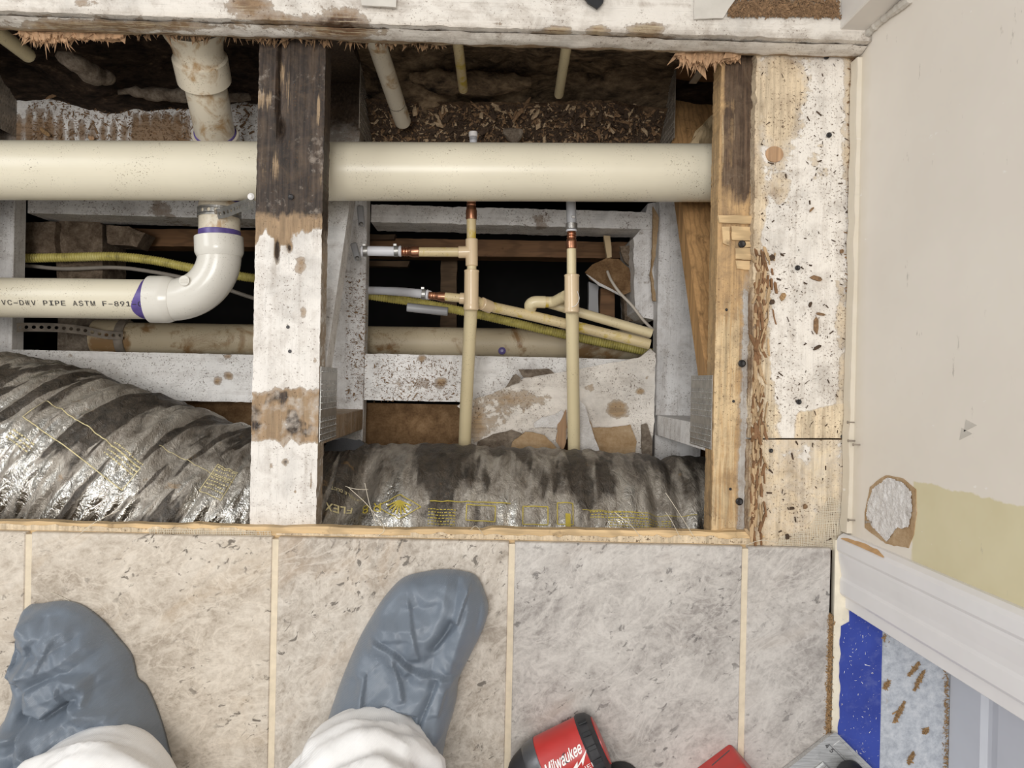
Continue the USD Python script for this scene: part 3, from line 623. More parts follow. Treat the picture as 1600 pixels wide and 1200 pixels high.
solo('blue_tape', slab(le_ + [(tx1, -1.3), (tx1, P(1320, 928, 0)[1])], .0008, .0014), 'tape', 'strip of dusty blue masking tape stuck along the threshold', 'masking tape')
pts = []
for _ in range(7000):
    y = rg.uniform(960, 1200); pts.append(P(1298.5 - (y - 900) * .021 + rg.normal(0, 2.0), y, 0) + [0, 0, rg.uniform(-.004, .001)])
for _ in range(500): pts.append(P(1380 + abs(rg.normal(0, 7)), 950 + abs(rg.normal(0, 18)) + 6, 0) + [0, 0, rg.uniform(0, .002)])
for _ in range(400): pts.append(P(1478 + rg.normal(0, 2), rg.uniform(1030, 1200), 0) + [0, 0, rg.uniform(0, .002)])
for cx_, cy_, l_, a_ in [(1428, 1045, 13, -.9), (1436, 1063, 17, -1.1), (1405, 1112, 18, -1.1), (1423, 1185, 10, -1.2), (1385, 1070, 7, -1.0), (1446, 1142, 5, -.8)]:
    for _ in range(420):
        t_ = rg.uniform(-1, 1) * l_; w_ = rg.normal(0, 1.9) * (1 - abs(t_) / l_ * .7); pts.append(P(cx_ + math.cos(a_) * t_ - math.sin(a_) * w_, cy_ + math.sin(a_) * t_ + math.cos(a_) * w_, 0) + [0, 0, .0006])
solo('sawdust_trail', chips(pts, .0011, 10), 'sawdust', 'tan sawdust in the joint beside the tiles and scattered on the threshold', 'sawdust', kind='stuff')
pts = [P(rg.uniform(1316, 1374), rg.uniform(950, 1198), .001) + [0, 0, .001] for _ in range(110)]
solo('tape_crumbs', chips(pts, .0008, 19), 'white_print', 'pale crumbs sprinkled on the blue masking tape', 'debris', kind='stuff')

# wall plate in the north
(mp, n_) = gridslab([(-1.7, YP), (XW - .001, YP), (XW - .001, YP + .14), (-1.7, YP + .14)], .038, .052, 420, 34, .004, .0012, 21, (0, 0, 1.2, 0), 40)
# round the front edge and roughen the front face
v = mp[0]; fr = np.exp(-np.maximum(0, v[:, 1] - YP) / .010); v[:n_, 2] -= (.010 * fr)[:n_]
px = proj(v); X, Y = px[:, 0], px[:, 1]
r = np.full(len(v), .80) - .55 * blob(px, 190, 35, 130, 9) - .7 * blob(px, 530, 33, 60, 22) - .55 * blob(px, 430, 30, 40, 12) - .4 * blob(px, 60, 38, 90, 14) - .8 * blob(px, 385, 8, 35, 20) - .5 * blob(px, 130, 5, 30, 8)
r -= .9 * blob(px, 870, 46, 25, 7) + .9 * blob(px, 935, 46, 18, 7) + 1.1 * blob(px, 1010, 46, 28, 9) + .8 * blob(px, 1225, 8, 70, 16) + .5 * blob(px, 765, 38, 24, 3)
front = np.zeros(len(v), bool); front[n_:] = True
r = r - np.where(front & (v[:, 2] < -.005), .9, 0)
g_ = .8 * blob(px, 530, 35, 55, 20) + .55 * blob(px, 200, 38, 110, 6) + np.where(front & (v[:, 2] < -.005), .7, 0) + .5 * blob(px, 385, 8, 20, 16)
b_ = .35 + .35 * blob(px, 950, 46, 120, 12) + .2 * blob(px, 40, 20, 60, 20)
# subdivide the front face so that its own wear reads: a strip of rows
rows = []; zs = np.linspace(.0275, -.014, 12); nx = 420
for z in zs:
    for k in range(nx):
        x = -1.7 + (XW - .001 + 1.7) * k / (nx - 1)
        bul = .004 * math.sin(math.pi * (z + .014) / .042) + .0055 * (meshkit.fbm(np.array([x * 38, z * 60, 3]), 4, 2) - .5)
        rows.append((x, YP - .001 - bul, z))
fv = np.array(rows); idx = np.arange(len(fv)).reshape(len(zs), nx)
fq = np.stack([idx[:-1, :-1], idx[1:, :-1], idx[1:, 1:], idx[:-1, 1:]], -1).reshape(-1, 4)
fpx = proj(fv); X, Y = fpx[:, 0], fpx[:, 1]; low = sm(fv[:, 2], .004, -.008)
fr_ = .78 - .75 * blob(fpx, 210, 40, 150, 11) - .9 * blob(fpx, 540, 40, 70, 26) - .4 * blob(fpx, 430, 36, 40, 14) - .35 * blob(fpx, 60, 40, 90, 14) - .95 * blob(fpx, 872, 46, 24, 7) - .95 * blob(fpx, 935, 47, 20, 7) - 1.2 * blob(fpx, 1012, 46, 30, 11) - .95 * low - .4 * blob(fpx, 1120, 50, 12, 5)
fg_ = .85 * blob(fpx, 540, 42, 65, 20) + .5 * blob(fpx, 210, 42, 130, 7) + .55 * low + .25 * blob(fpx, 380, 40, 30, 20)
fb_ = .45 + .4 * blob(fpx, 1000, 46, 160, 12) + 0 * X
pl = Thing('wall_plate', 'white painted sill plate with rotted brown lower edge along the far side of the opening', 'sill plate', (-.5, YP, ZS))
part(pl, 'plate_top', mp, 'plate', wv=np.c_[r, g_, b_])
part(pl, 'plate_face', (fv, fq), 'plate', wv=np.c_[fr_, fg_, fb_], smooth=True)
# torn subfloor edge under the plate: ragged splinters
def fringe(x0, x1, n, ln, seed, z0, y0, w=.004, up=.0):
    rgn = np.random.default_rng(seed); out = []
    if ln > .01:
        for lay in range(4):
            a, b = sorted(rgn.uniform(x0, x1, 2)) if lay else (x0, x1)
            if b - a < .02: a, b = max(x0, a - .015), min(x1, b + .015)
            xs_ = np.arange(a, b, .0012); lo_ = []
            for x in xs_:
                e = math.sin(math.pi * (x - a) / (b - a)) ** .4; k_ = meshkit.fbm(np.array([x * 140, lay * 3.3, seed]), 4, seed); k2 = abs(meshkit.fbm(np.array([x * 420, lay, seed]), 2, seed + 1) - .5)
                lo_.append((x, y0 - ln * e * (.15 + .75 * k_ - .9 * k2) * (1 - .12 * lay)))
            sl_ = slab(lo_ + [(b, y0 + .008), (a, y0 + .008)], z0 + .003 - .004 * lay, .003); sv, sf = arr(sl_); sv[:, 2] += (meshkit.fbm(np.c_[sv[:, :2] * 120, np.full(len(sv), lay)], 3, seed) - .5) * .006; out.append((sv, sf))
        n //= 3; w *= .8
    for k in range(n):
        x = rgn.uniform(x0, x1); env = .35 + .65 * math.sin(math.pi * (x - x0) / (x1 - x0)) ** .5
        L = ln * env * min(1.15, rgn.lognormal(-.5, .5)); a = rgn.normal(0, .6); ww = w * rgn.lognormal(0, .6); z = z0 + rgn.uniform(-.012, .006)
        d = np.array([math.sin(a), -math.cos(a), rgn.normal(-.25, .25)]); s = np.array([math.cos(a), math.sin(a), 0]) * ww
        b0 = np.array([x, y0 + .006, z]); tip = b0 + d * (L + .006); h = np.array([0, 0, .0016])
        mid = b0 + d * L * .55
        v = np.array([b0 - s, b0 + s, mid + s * .8, mid - s * .7, tip, b0 - s - h, b0 + s - h, mid + s * .8 - h, mid - s * .7 - h])
        f = [[0, 1, 2], [0, 2, 3], [3, 2, 4], [5, 7, 6], [5, 8, 7], [8, 4, 7], [0, 3, 8], [0, 8, 5], [1, 6, 7], [1, 7, 2], [2, 7, 4], [3, 4, 8]]
        out.append((v, np.array(f)))
    return join(*out)
ys_ = YP - .004
part(pl, 'splintered_edge', fringe(P(18, 60, 0)[0], P(105, 60, 0)[0], 210, .024, 1, ZS - .004, ys_, .0022), 'splinter', label='pale torn splinters under the left end', kind='stuff')
part(pl, 'splintered_edge', fringe(P(95, 50, 0)[0], P(185, 50, 0)[0], 120, .012, 2, ZS - .004, ys_, .0022), 'splinter', kind='stuff')
part(pl, 'splintered_edge', fringe(P(1062, 70, 0)[0], P(1136, 70, 0)[0], 190, .026, 3, ZS - .004, ys_, .003), 'splinter', label='orange torn splinters beside the right joist', kind='stuff')
part(pl, 'splintered_edge', fringe(P(1140, 70, 0)[0], P(1162, 70, 0)[0], 40, .018, 4, ZS + .000, ys_, .003), 'splinter', kind='stuff')
part(pl, 'splintered_edge', fringe(P(180, 45, 0)[0], P(700, 50, 0)[0], 160, .006, 5, ZS - .002, ys_, .0015), 'chip_mid', kind='stuff')
# things stuck on the plate
c = P(925, 6, .042)
solo('black_tape_flap', slab([P(903, -12, .042)[:2], P(948, -12, .042)[:2], P(941, 8, .042)[:2], P(932, 18, .042)[:2], P(918, 9, .042)[:2]], .047, .004, jag=.0015, step=.004, seed=3, tilt=(0, -.25)), 'black_soft', 'black scrap of rubber tape on the white sill plate', 'tape scrap')
solo('paper_flap', slab([P(1083, -10, .04)[:2], P(1158, -14, .04)[:2], P(1140, 12, .04)[:2], P(1128, 30, .04)[:2], P(1084, 31, .04)[:2]], .0435, .0018, jag=.001, step=.004, seed=5, tilt=(0, .03)), 'paper', 'grey paper flap peeling off the sill plate', 'paper scrap')
pts = [P(rg.uniform(1138, 1310), 26 - abs(rg.normal(0, 15)), .040) + [0, 0, .0012] for _ in range(4200)]
solo('plate_dirt', chips(pts, .0016, 12), 'chip_mid', 'brown gritty residue on the right end of the sill plate', 'debris', kind='stuff')
solo('metal_bracket_tab', slab([P(564, -6, .042)[:2], P(620, -6, .042)[:2], P(619, 14, .042)[:2], P(597, 12, .042)[:2], P(566, 11, .042)[:2]], .0465, .003, jag=.0008, step=.004, seed=9), 'paper', 'pale paper strip with a dark slit lying on the sill plate', 'paper scrap')
# corner post in the north right corner
post = Thing('trim_3', 'white corner post standing on the sill plate by the beige wall', 'corner post', (P(1312, 46, .036)[0], YP + .004, .036), kind='structure')
q = P(1312, 46, .036); part(post, 'post', cbox((q[0], q[1], .034), (XW + .02, q[1] + .10, 2.3), .0015), 'corner_paint')
cr_ = [PX(1352, 60, XW), PX(1372, 40, XW), PX(1395, 22, XW), PX(1426, -1, XW)]
part(wall, 'torn_corner', tube(catmull([a + [-.003, 0, 0] for a in cr_], 8), .003 + .004 * meshkit.fbm(np.c_[np.arange(25) * .9, np.zeros(25), np.zeros(25)], 3, 4), 8), 'paper', label='crumbling corner edge of the wall')

# hidden floor beyond and the closed cavity below
solo('floor_001', slab([(-1.75, YP + .10), (XW + .9, YP + .10), (XW + .9, 1.6), (-1.75, 1.6)], ZS, .02), 'wood_brown', 'subfloor continuing behind the sill plate', 'floor', kind='structure')
solo('floor_002', slab([(XW - .006, -1.75), (XW + .9, -1.75), (XW + .9, YP + .12), (XW - .006, YP + .12)], -.016, .02), 'wood_brown', 'subfloor continuing under the beige wall', 'floor', kind='structure')
solo('floor_003', slab([(-1.75, edge(-1.2) - .05), (xl_l + .02, edge(-1.2) - .05), (xl_l + .02, YP + .12), (-1.75, YP + .12)], ZS, .017), 'wood_brown', 'subfloor continuing left of the opening', 'floor', kind='structure')
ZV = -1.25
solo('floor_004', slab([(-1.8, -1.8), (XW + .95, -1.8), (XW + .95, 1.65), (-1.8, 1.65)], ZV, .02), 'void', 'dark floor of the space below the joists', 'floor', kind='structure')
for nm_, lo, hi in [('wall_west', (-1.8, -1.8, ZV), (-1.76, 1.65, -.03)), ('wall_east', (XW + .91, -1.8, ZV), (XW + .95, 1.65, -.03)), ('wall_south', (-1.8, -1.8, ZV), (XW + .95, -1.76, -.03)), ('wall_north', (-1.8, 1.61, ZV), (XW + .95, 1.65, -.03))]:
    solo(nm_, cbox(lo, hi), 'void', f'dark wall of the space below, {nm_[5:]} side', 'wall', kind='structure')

# =================================================================== FLOOR TRUSSES
yN0, yS_end = YP + .40, -1.2
def webbox(x0, x1, a, b, th=.038):
    """web between (y,z) points a and b, full truss width"""
    a, b = np.array(a), np.array(b); d = (b - a) / np.linalg.norm(b - a); n = np.array([-d[1], d[0]]) * th / 2
    pl = [a - n, b - n, b + n, a + n]; v = []
    for x in (x0, x1): v += [(x, *q) for q in pl]
    return trimesh.PointCloud(v).convex_hull
def fine(mesh, e=.012):
    v, f = arr(mesh); v, f = trimesh.remesh.subdivide_to_size(v, f, e); return v, f
def toothplate(xface, side, y0, y1, z0, z1, th=.0012):
    """pressed truss plate with rows of punched slots and teeth, on the face x = xface"""
    s = sg.box(y0, z0, y1, z1); holes = []; tt = []
    ny, nz_ = int((y1 - y0) / .0085), int((z1 - z0) / .0075)
    for i in range(ny):
        for j in range(nz_):
            if (i // 3) % 2 == 1 and i % 3 == 1: continue
            cy, cz = y0 + (i + .5) * (y1 - y0) / ny, z0 + (j + .5 + .25 * (i % 2)) * (z1 - z0) / (nz_ + .25)
            holes.append(sg.box(cy - .0030, cz - .0011, cy + .0030, cz + .0011))
            tt.append(cbox((xface + side * th, cy - .0030, cz - .0014), (xface + side * (th + .0012), cy - .0018, cz + .0014), .0001))
    from shapely import union_all
    s = s.difference(union_all(holes)); m = trimesh.creation.extrude_polygon(s, th, engine='earcut'); v, f = arr(m)
    xx = xface + side * v[:, 2]; vv = np.c_[xx, v[:, 0], v[:, 1]]
    return join((vv, f if side > 0 else f), *tt)
yT = P(510, 628, -.1)[1]          # upper node (plates at 575-685)
def node_y(py, z): return P(560, py, z)[1]
wA = (node_y(575, -.10) - .01, -.088); wB = (node_y(313, -.26), -.262)
dW = np.array(wB) - wA; wEnd = tuple(np.array(wA) + dW * ((-.40 - wA[1]) / dW[1]))
wN = (YP + .10, -.085); wN0 = (wEnd[0] + .03, -.39)
def build_truss(x0, x1, label, chord_mat, chord_wear, web_mats, group=None, plates=(1,), web_wear=None):
    t = Thing('floor_truss', label, 'floor truss', ((x0 + x1) / 2, 0, ZB - .038))
    ya, yb = (P(450, 832, ZC)[1], yN0)
    (m_, n_) = gridslab([(x0, -1.2), (x1, -1.2), (x1, yb), (x0, yb)], ZC, .038, 44, 640, .0028, .0006, 31 + int(x0 * 100), (1, 1, 0, 0), 70)
    if chord_mat == 'chord':
        q_ = proj(m_[0][:n_]); gx_ = 437 - (q_[:, 1] - 60) * .02 + 5 * (meshkit.fbm(np.c_[q_[:, 1] * .03, 0 * q_[:, 1], 0 * q_[:, 1]], 3, 2) - .5)
        m_[0][:n_, 2] -= .009 * np.exp(-((q_[:, 0] - gx_) / 2.4) ** 2) * (1 - sm(q_[:, 1], 190, 225)) + .010 * blob(q_, 440, 200, 5, 15) + .006 * blob(q_, 433, 395, 4, 24) + .005 * blob(q_, 453, 388, 5, 9)
        m_[0][:n_, 2] += .0016 * (meshkit.fbm(np.c_[q_[:, 0] * .25, q_[:, 1] * .02, 0 * gx_], 3, 3) - .5) * (1 - sm(q_[:, 1], 350, 380))
    part(t, 'top_chord', m_, chord_mat, wv=chord_wear(m_[0], n_))
    lw = lambda v: np.c_[.86 - .25 * meshkit.fbm(v * 14, 3, 4) - .75 * sm(v[:, 1], .36, .5), .12 + .75 * sm(v[:, 1], .34, .5), .3 - .3 * sm(v[:, 1], .34, .5)]
    b = fine(cbox((x0, -1.2, ZB - .038), (x1, yb, ZB), .0015), .02); part(t, 'bottom_chord', b, 'board_white' if False else 'web_white', wv=lw(b[0]))
    w = fine(webbox(x0 + .0005, x1 - .0005, wA, wEnd), .02); part(t, 'web', w, web_mats[0], wv=lw(w[0]) if web_mats[0] == 'web_white' else None)
    w = fine(webbox(x0 + .0005, x1 - .0005, wN0, wN), .02); lv = lw(w[0]); lv[:, 0] -= .55; lv[:, 1] += .6
    part(t, 'web', w, web_mats[1], wv=lv if web_mats[1] == 'web_white' else None)
    yv = P(560, 655, -.41)[1]
    w = fine(cbox((x0 + .0005, yv - .019, ZB), (x1 - .0005, yv + .019, ZCB), .001), .02); lv = lw(w[0]); part(t, 'web', w, 'web_white', wv=np.c_[lv[:, 0] - web_wear, lv[:, 1] + web_wear * .8, lv[:, 2] + web_wear * .5])
    yp0, yp1 = P(510, 686, -.1)[1], P(510, 574, -.1)[1]
    for s in plates:
        xf_ = x1 if s > 0 else x0
        part(t, 'truss_plate', toothplate(xf_, s, yp0, yp1, -.150, -.036), 'galv', label='grey toothed metal plate on the upper joint')
        part(t, 'truss_plate', toothplate(xf_, s, wEnd[0] - .10, wEnd[0] + .11, ZB - .036, -.30), 'galv_dirty', label='dirty toothed metal plate on the lower joint')
    return t
def cw_centre(v, n):
    px = proj(v); X, Y = px[:, 0], px[:, 1]
    nz = (meshkit.fbm(np.c_[X * .07, Y * .02, 0 * X], 5, 5) - .5) * 1.9; mo = meshkit.fbm(np.c_[X * .05, Y * .045, 2 + 0 * X], 4, 15) - .5
    y1 = 362 + 26 * nz + 10 * sm(X, 470, 455); y2 = 606 + 16 * nz; y3 = 690 - 14 * nz
    r = sm(Y, y1 - 3, y1 + 8) * (1 - sm(Y, y2 - 8, y2 + 6)) + sm(Y, y3 - 5, y3 + 8); r = r * 1.0
    for b in [(470, 415, 13, 20, .85), (474, 488, 9, 15, .7), (440, 440, 10, 14, .3), (492, 565, 8, 10, .7), (450, 510, 5, 6, .6), (446, 722, 8, 10, .8), (424, 728, 4, 8, .6), (461, 768, 4, 5, .8), (433, 390, 6, 26, 1.3), (452, 385, 6, 12, 1.0), (410, 800, 30, 8, .15), (486, 740, 3, 40, .5), (420, 545, 10, 20, .2)]:
        r -= b[4] * blob(px, *b[:4])
    g_ = .95 * (1 - sm(Y, 318, 352)) + .5 * sm(Y, 346, 340) * 0
    for b in [(433, 395, 5, 26, 1.1), (452, 388, 5, 10, .9), (446, 722, 6, 8, .8), (422, 640, 14, 22, .35), (450, 665, 10, 14, .5), (448, 615, 10, 8, .5), (486, 745, 2.5, 36, .6), (440, 200, 6, 26, .8)]:
        g_ += b[4] * blob(px, *b[:4])
    b_ = np.zeros(len(v))
    for b in [(412, 155, 16, 22, .75), (440, 112, 5, 34, .7), (452, 150, 9, 50, .55), (497, 172, 6, 34, .8), (418, 262, 22, 44, .5), (432, 262, 6, 40, .35), (499, 282, 5, 30, .6), (460, 250, 6, 30, .35), (410, 355, 20, 22, .7), (490, 358, 14, 14, .4), (420, 640, 30, 26, .3), (470, 640, 20, 30, .5)]:
        b_ += b[4] * blob(px, *b[:4])
    b_ *= .8; zone = sm(Y, y2 - 4, y2 + 8) * (1 - sm(Y, y3 - 8, y3 + 4)); g_ += zone * (.25 + 1.6 * mo); b_ += zone * (.15 - 1.2 * mo); r += zone * (.2 + .9 * (meshkit.fbm(np.c_[X * .09, Y * .08, 5 + 0 * X], 4, 16) - .5)); g_ += (1 - sm(Y, 352, 380)) * sm(Y, 335, 350) * (.1 + 1.5 * mo)
    g_ -= b_ * .4
    # the side faces stay grey and weathered
    side = np.arange(len(v)) >= n
    r = np.where(side, .45 - .8 * (1 - sm(Y, 300, 420)), r); g_ = np.where(side, .30 + .5 * (1 - sm(Y, 300, 420)), g_)
    return np.c_[r, g_, b_]
def cw_right(v, n):
    px = proj(v); X, Y = px[:, 0], px[:, 1]; xc_ = X - (1122 - (Y - 310) * .026)      # px from the chord's left edge
    r = .74 * sm(xc_, 36, 48) * sm(Y, 400, 470) - .05
    g_ = .74 * (1 - sm(Y, 270, 350)) * sm(xc_, 1, 9) + .5 * sm(xc_, 50, 58) * (1 - sm(Y, 420, 520)) + .5 * (meshkit.fbm(np.c_[X * .05, Y * .02, 0 * X], 4, 25) - .42) + .35 * blob(px, 1137, 750, 20, 14) + .4 * blob(px, 1140, 730, 8, 8) + .5 * blob(px, 1152, 345, 14, 6) + .4 * sm(xc_, 52, 58) + .3 * blob(px, 1120, 800, 10, 40)
    for b in [(1155, 150, 5, 60, .5), (1140, 100, 5, 40, .4), (1165, 240, 6, 60, .4), (1150, 235, 4, 20, .5), (1127, 200, 4, 140, .3), (1158, 568, 6, 6, .9)]: g_ += b[4] * blob(px, *b[:4])
    b_ = .6 * sm(Y, 420, 520) * (1 - sm(xc_, 36, 46)) + .5 * blob(px, 1130, 230, 3.5, 110) + .4 * blob(px, 1147, 210, 3, 100) + .35 * blob(px, 1158, 130, 3, 40) - .3 * blob(px, 1137, 750, 24, 18) + .3 * blob(px, 1140, 375, 24, 26)
    side = np.arange(len(v)) >= n
    return np.c_[np.where(side, -.2, r), np.where(side, .05 + .25 * (1 - sm(Y, 200, 330)), g_), np.where(side, .3, b_)]
def cw_left(v, n):
    f = meshkit.fbm(v * 9, 3, 8); return np.c_[.5 + .3 * f, .3 + 0 * f, .2 + 0 * f]
tc = build_truss(xc_l, xc_r, 'wide joist in the centre of the opening, black with rot above and white paint below', 'chord', cw_centre, ('web_white', 'web_white'), plates=(1, -1), web_wear=.55)
trr = build_truss(xr_l, xr_r, 'orange-brown joist at the right, bare wood with grey mortar beside the plywood', 'chord_orange', cw_right, ('wood_orange', 'wood_brown'), plates=(-1, 1), web_wear=.0)
tl = build_truss(xl_l, xl_r, 'joist at the left picture edge, only its grey webs and punched metal plate showing', 'chord', cw_left, ('web_white', 'web_white'), plates=(1,), web_wear=.1)
# fasteners and splintered nail blocks on the chords
for q in [(1158, 568), (1158, 382), (1154, 783)]: screw(trr, q, ZC, .0052, .006)
for q in [(1141, 764), (1146, 627), (1135, 484)]: screw(trr, q, ZC, .0020, .001)
for q in [(455, 308), (456, 46)]: screw(tc, q, ZC, .0040, .003)
for q in [(450, 511), (453, 549)]: screw(tc, q, ZC, .0025, .0008)
for q in [[(1143, 353), (1178, 355), (1177, 376), (1144, 375)], [(1158, 377), (1179, 378), (1178, 386), (1159, 387)], [(1149, 388), (1175, 387), (1175, 406), (1150, 405)], [(1150, 407), (1172, 408), (1171, 422), (1152, 420)], [(1128, 354), (1141, 354), (1140, 384), (1130, 380)], [(1122, 336), (1176, 337), (1175, 350), (1124, 348)]]:
    part(trr, 'splintered_wood', pslab(q, ZC + .0045, .006, jag=.0012, step=.003, seed=int(q[0][0])), 'wood_strip')
c = P(1138, 836, ZC)
part(trr, 'wood_block', pslab([(1108, 838), (1132, 826), (1150, 825), (1160, 845), (1108, 848)], ZC + .004, .006, jag=.0015, step=.004, seed=8), 'wood_strip')

# =================================================================== CAVITY: boards, back wall, debris
def wboard(px4, z, th, label, cat, name, wfun, mat='board_white', nx=90, ny=26, seed=5, jag=.003, group=None):
    cs = [P(*q, z) for q in px4]
    (m_, n_) = gridslab(cs, z, th, nx, ny, jag, .0008, seed, (0, 0, 1, 1), 45); px = proj(m_[0])
    solo(name, m_, mat, label, cat, wv=wfun(px, m_[0]))
def w_simple(a, n=4, s=1.):
    return lambda px, v: np.c_[a[0] - a[3] * (meshkit.fbm(v * 22 * s, 4, n) - .5) * 2, np.full(len(v), a[1]), np.full(len(v), a[2])]
XL0, XC0, XC1, XR0 = xl_r + .001, xc_l - .001, xc_r + .001, xr_l - .001
def span(y0, y1, left, z, shift=0):
    """pixel rows y0..y1 at depth z, across a bay, as world corners (counter-clockwise from front left)"""
    a, b = (XL0, XC0) if left else (XC1, XR0); ya, yb = P(300 if left else 800, y1, z)[1], P(300 if left else 800, y0, z)[1]
    return [(a, ya), (b, ya), (b, yb), (a, yb)]
def bayboard(name, label, left, y0, y1, z, th, wfun, mat='board_white', seed=5, jag=.002, ny=26):
    (m_, n_) = gridslab(span(y0, y1, left, z), z, th, 110, ny, jag, .0008, seed, (0, 0, 1, 1), 45)
    solo(name, m_, mat, label, 'board', wv=wfun(proj(m_[0]), m_[0]))
def wl(px, v):
    r = .85 - .3 * blob(px, 110, 556, 40, 8) - .9 * blob(px, 340, 595, 8, 8) - .9 * blob(px, 358, 588, 8, 8) - .7 * blob(px, 355, 557, 8, 4); return np.c_[r, .05 + 0 * r, .6 + 0 * r]
def wr(px, v):
    r = .80 - .35 * blob(px, 640, 600, 60, 25) - .9 * blob(px, 690, 597, 8, 7) - .8 * blob(px, 660, 560, 8, 6); return np.c_[r, .15 + 0 * r, .55 + 0 * r]
bayboard('blocking_board', 'white painted blocking board across the left bay, over the foil duct', True, 552, 627, ZB, .038, wl, seed=2)
bayboard('blocking_board', 'white speckled blocking board across the right bay, behind the two water pipes', False, 557, 630, ZB, .038, wr, seed=3)
def wtop(px, v):
    s_ = .25 * np.sin(px[:, 0] * .38) * sm(px[:, 1], 172, 182)
    r = .72 - .55 * sm(px[:, 0], 200, 215) * (1 - sm(px[:, 0], 275, 300)) * sm(px[:, 1], 165, 185) + s_ - .45 * sm(px[:, 1], 176, 205) * (1 - sm(px[:, 0], 330, 360)) - .45 * blob(px, 60, 190, 40, 40); return np.c_[r + .12, .3 + 0 * r, .3 + 0 * r]
bayboard('blocking_board', 'scuffed white board with brown rungs of dirt, behind the drain pipe in the left bay', True, 153, 262, ZB, .038, wtop, seed=4, ny=40)
wg = w_simple((.66, .22, .25, .55)); wg2 = w_simple((.74, .25, .25, .6), 7)
bayboard('edge_beam', 'greyish white beam on edge under the drain pipe in the left bay', True, 309, 340, -.45, .089, wg, seed=6, ny=14)
bayboard('edge_beam', 'grubby white beam on edge under the drain pipe in the right bay', False, 325, 353, -.45, .089, wg2, seed=7, ny=14, jag=.004)
# deep boards in the dark space
def dboard(px4, z, th, mat, label, name='deep_board', jag=.002, seed=3): solo(name, pslab(px4, z, th, jag=jag, step=.02, seed=seed), mat, label, 'board')
dboard([(548, 371), (1010, 379), (1010, 404), (548, 398)], -.62, .06, 'wood_brown', 'brown timber lying deep in the right bay under the white beam')
dboard([(205, 357), (410, 360), (410, 386), (205, 384)], -.60, .06, 'wood_brown', 'brown timber lying deep in the left bay beside the elbow')
dboard([(689, 405), (714, 405), (712, 580), (688, 580)], -.72, .05, 'wood_deep', 'dim brown stud running under the water pipes in the dark space')
dboard([(575, 408), (640, 408), (637, 417), (575, 416)], -.70, .02, 'board_deep' if False else 'wood_deep', 'short pale lath in the dark beside the plastic tube', 'lath')
dboard([(575, 366), (618, 366), (616, 374), (575, 374)], -.60, .02, 'wood_deep', 'short lath just under the white beam in the right bay', 'lath', seed=6)
solo('rough_block', pslab([(88, 342), (150, 341), (160, 352), (160, 470), (89, 470)], -.52, .10, jag=.002, step=.008, seed=4), 'concrete', 'squared brown masonry block in the left bay behind the yellow gas tube', 'block')
solo('rough_block', pslab([(40, 347), (86, 346), (86, 396), (40, 396)], -.50, .10, jag=.003, step=.008, seed=9), 'concrete', 'gritty grey masonry block beside the left joist', 'block')
solo('rough_block', pslab([(166, 352), (200, 354), (226, 364), (214, 386), (168, 380)], -.52, .05, jag=.004, step=.008, seed=11), 'concrete', 'jagged brown plaster lump next to the squared block', 'lump')
solo('drywall_backing', slab([(XL0, P(700, 505, -.56)[1]), (P(200, 505, -.56)[0], P(700, 505, -.56)[1]), (P(200, 505, -.56)[0], -.25), (XL0, -.25)], -.56, .012), 'grey_dirt', 'dim grey drywall below the perforated strap in the left bay', 'drywall sheet')
# drywall of the ceiling below, where it survives
ya = P(650, 628, -.47)[1]
solo('drywall_backing', slab([(xl_l - .5, -1.2), (xr_r + .4, -1.2), (xr_r + .4, ya - .004), (xl_l - .5, ya - .004)], -.475, .0125), 'brown_board', 'brown paper-faced drywall under the foil duct', 'drywall sheet')
yd0 = P(800, 268, -.47)[1]
solo('drywall_backing', slab([(xl_l - .5, yd0), (xr_r + .4, yd0), (xr_r + .4, YP + .42), (xl_l - .5, YP + .42)], -.470, .0125), 'dirt', 'dirty drywall under the rubble at the far end of the bays', 'drywall sheet')
# back wall of insulation, bulging, in each bay
def backwall(a, b, mat, label, seed, name='insulation_batt', y0=YP + .095, amp=.045):
    nx, nz_ = 150, 70; u, w = np.meshgrid(np.linspace(a, b, nx), np.linspace(-.46, -.022, nz_), indexing='xy')
    d = (meshkit.fbm(np.stack([u * 7, w * 13, 0 * u], -1), 5, seed) - .5) * 2
    y = y0 + .04 * np.abs(np.sin((w + .46) / .44 * np.pi)) * 0 - d * amp + .06 * sm(w, -.25, -.46) * -1
    v = np.stack([u, y, w], -1).reshape(-1, 3); idx = np.arange(nx * nz_).reshape(nz_, nx)
    q = np.stack([idx[:-1, :-1], idx[:-1, 1:], idx[1:, 1:], idx[1:, :-1]], -1).reshape(-1, 4)
    solo(name, (v, q), mat, label, 'insulation', smooth=True)
backwall(xl_r + .001, xc_l - .001, 'mould', 'black mouldy insulation at the far end of the left bay', 3)
backwall(xc_r + .001, xr_l - .001, 'insulation', 'brown stained insulation at the far end of the right bay', 8)
backwall(xr_l + .001, xr_r + .3, 'mould', 'dark insulation behind the right joist', 12)
def tuft(pts, r, seed, label, mat='tan_paper', name='batt_scrap'):
    p = catmull(pts, 10); n = len(p); rr = r * (np.sin(np.linspace(.25, 2.7, n)) ** .7) * (.75 + .5 * meshkit.fbm(np.c_[np.arange(n) * .35, np.zeros(n), np.zeros(n)], 3, seed))
    v, f = tube(p, rr, 16); v = v + ((meshkit.fbm(v * 70, 4, seed) - .5) * r * .9)[:, None] * np.array([.6, .6, .8]); solo(name, (v, f), mat, label, 'insulation scrap', smooth=True)
tuft([P(88, 82, -.18), P(120, 100, -.20), P(150, 118, -.24), P(174, 122, -.27)], .016, 2, 'ragged tan strip of insulation hanging in the left bay', 'grey_dirt')
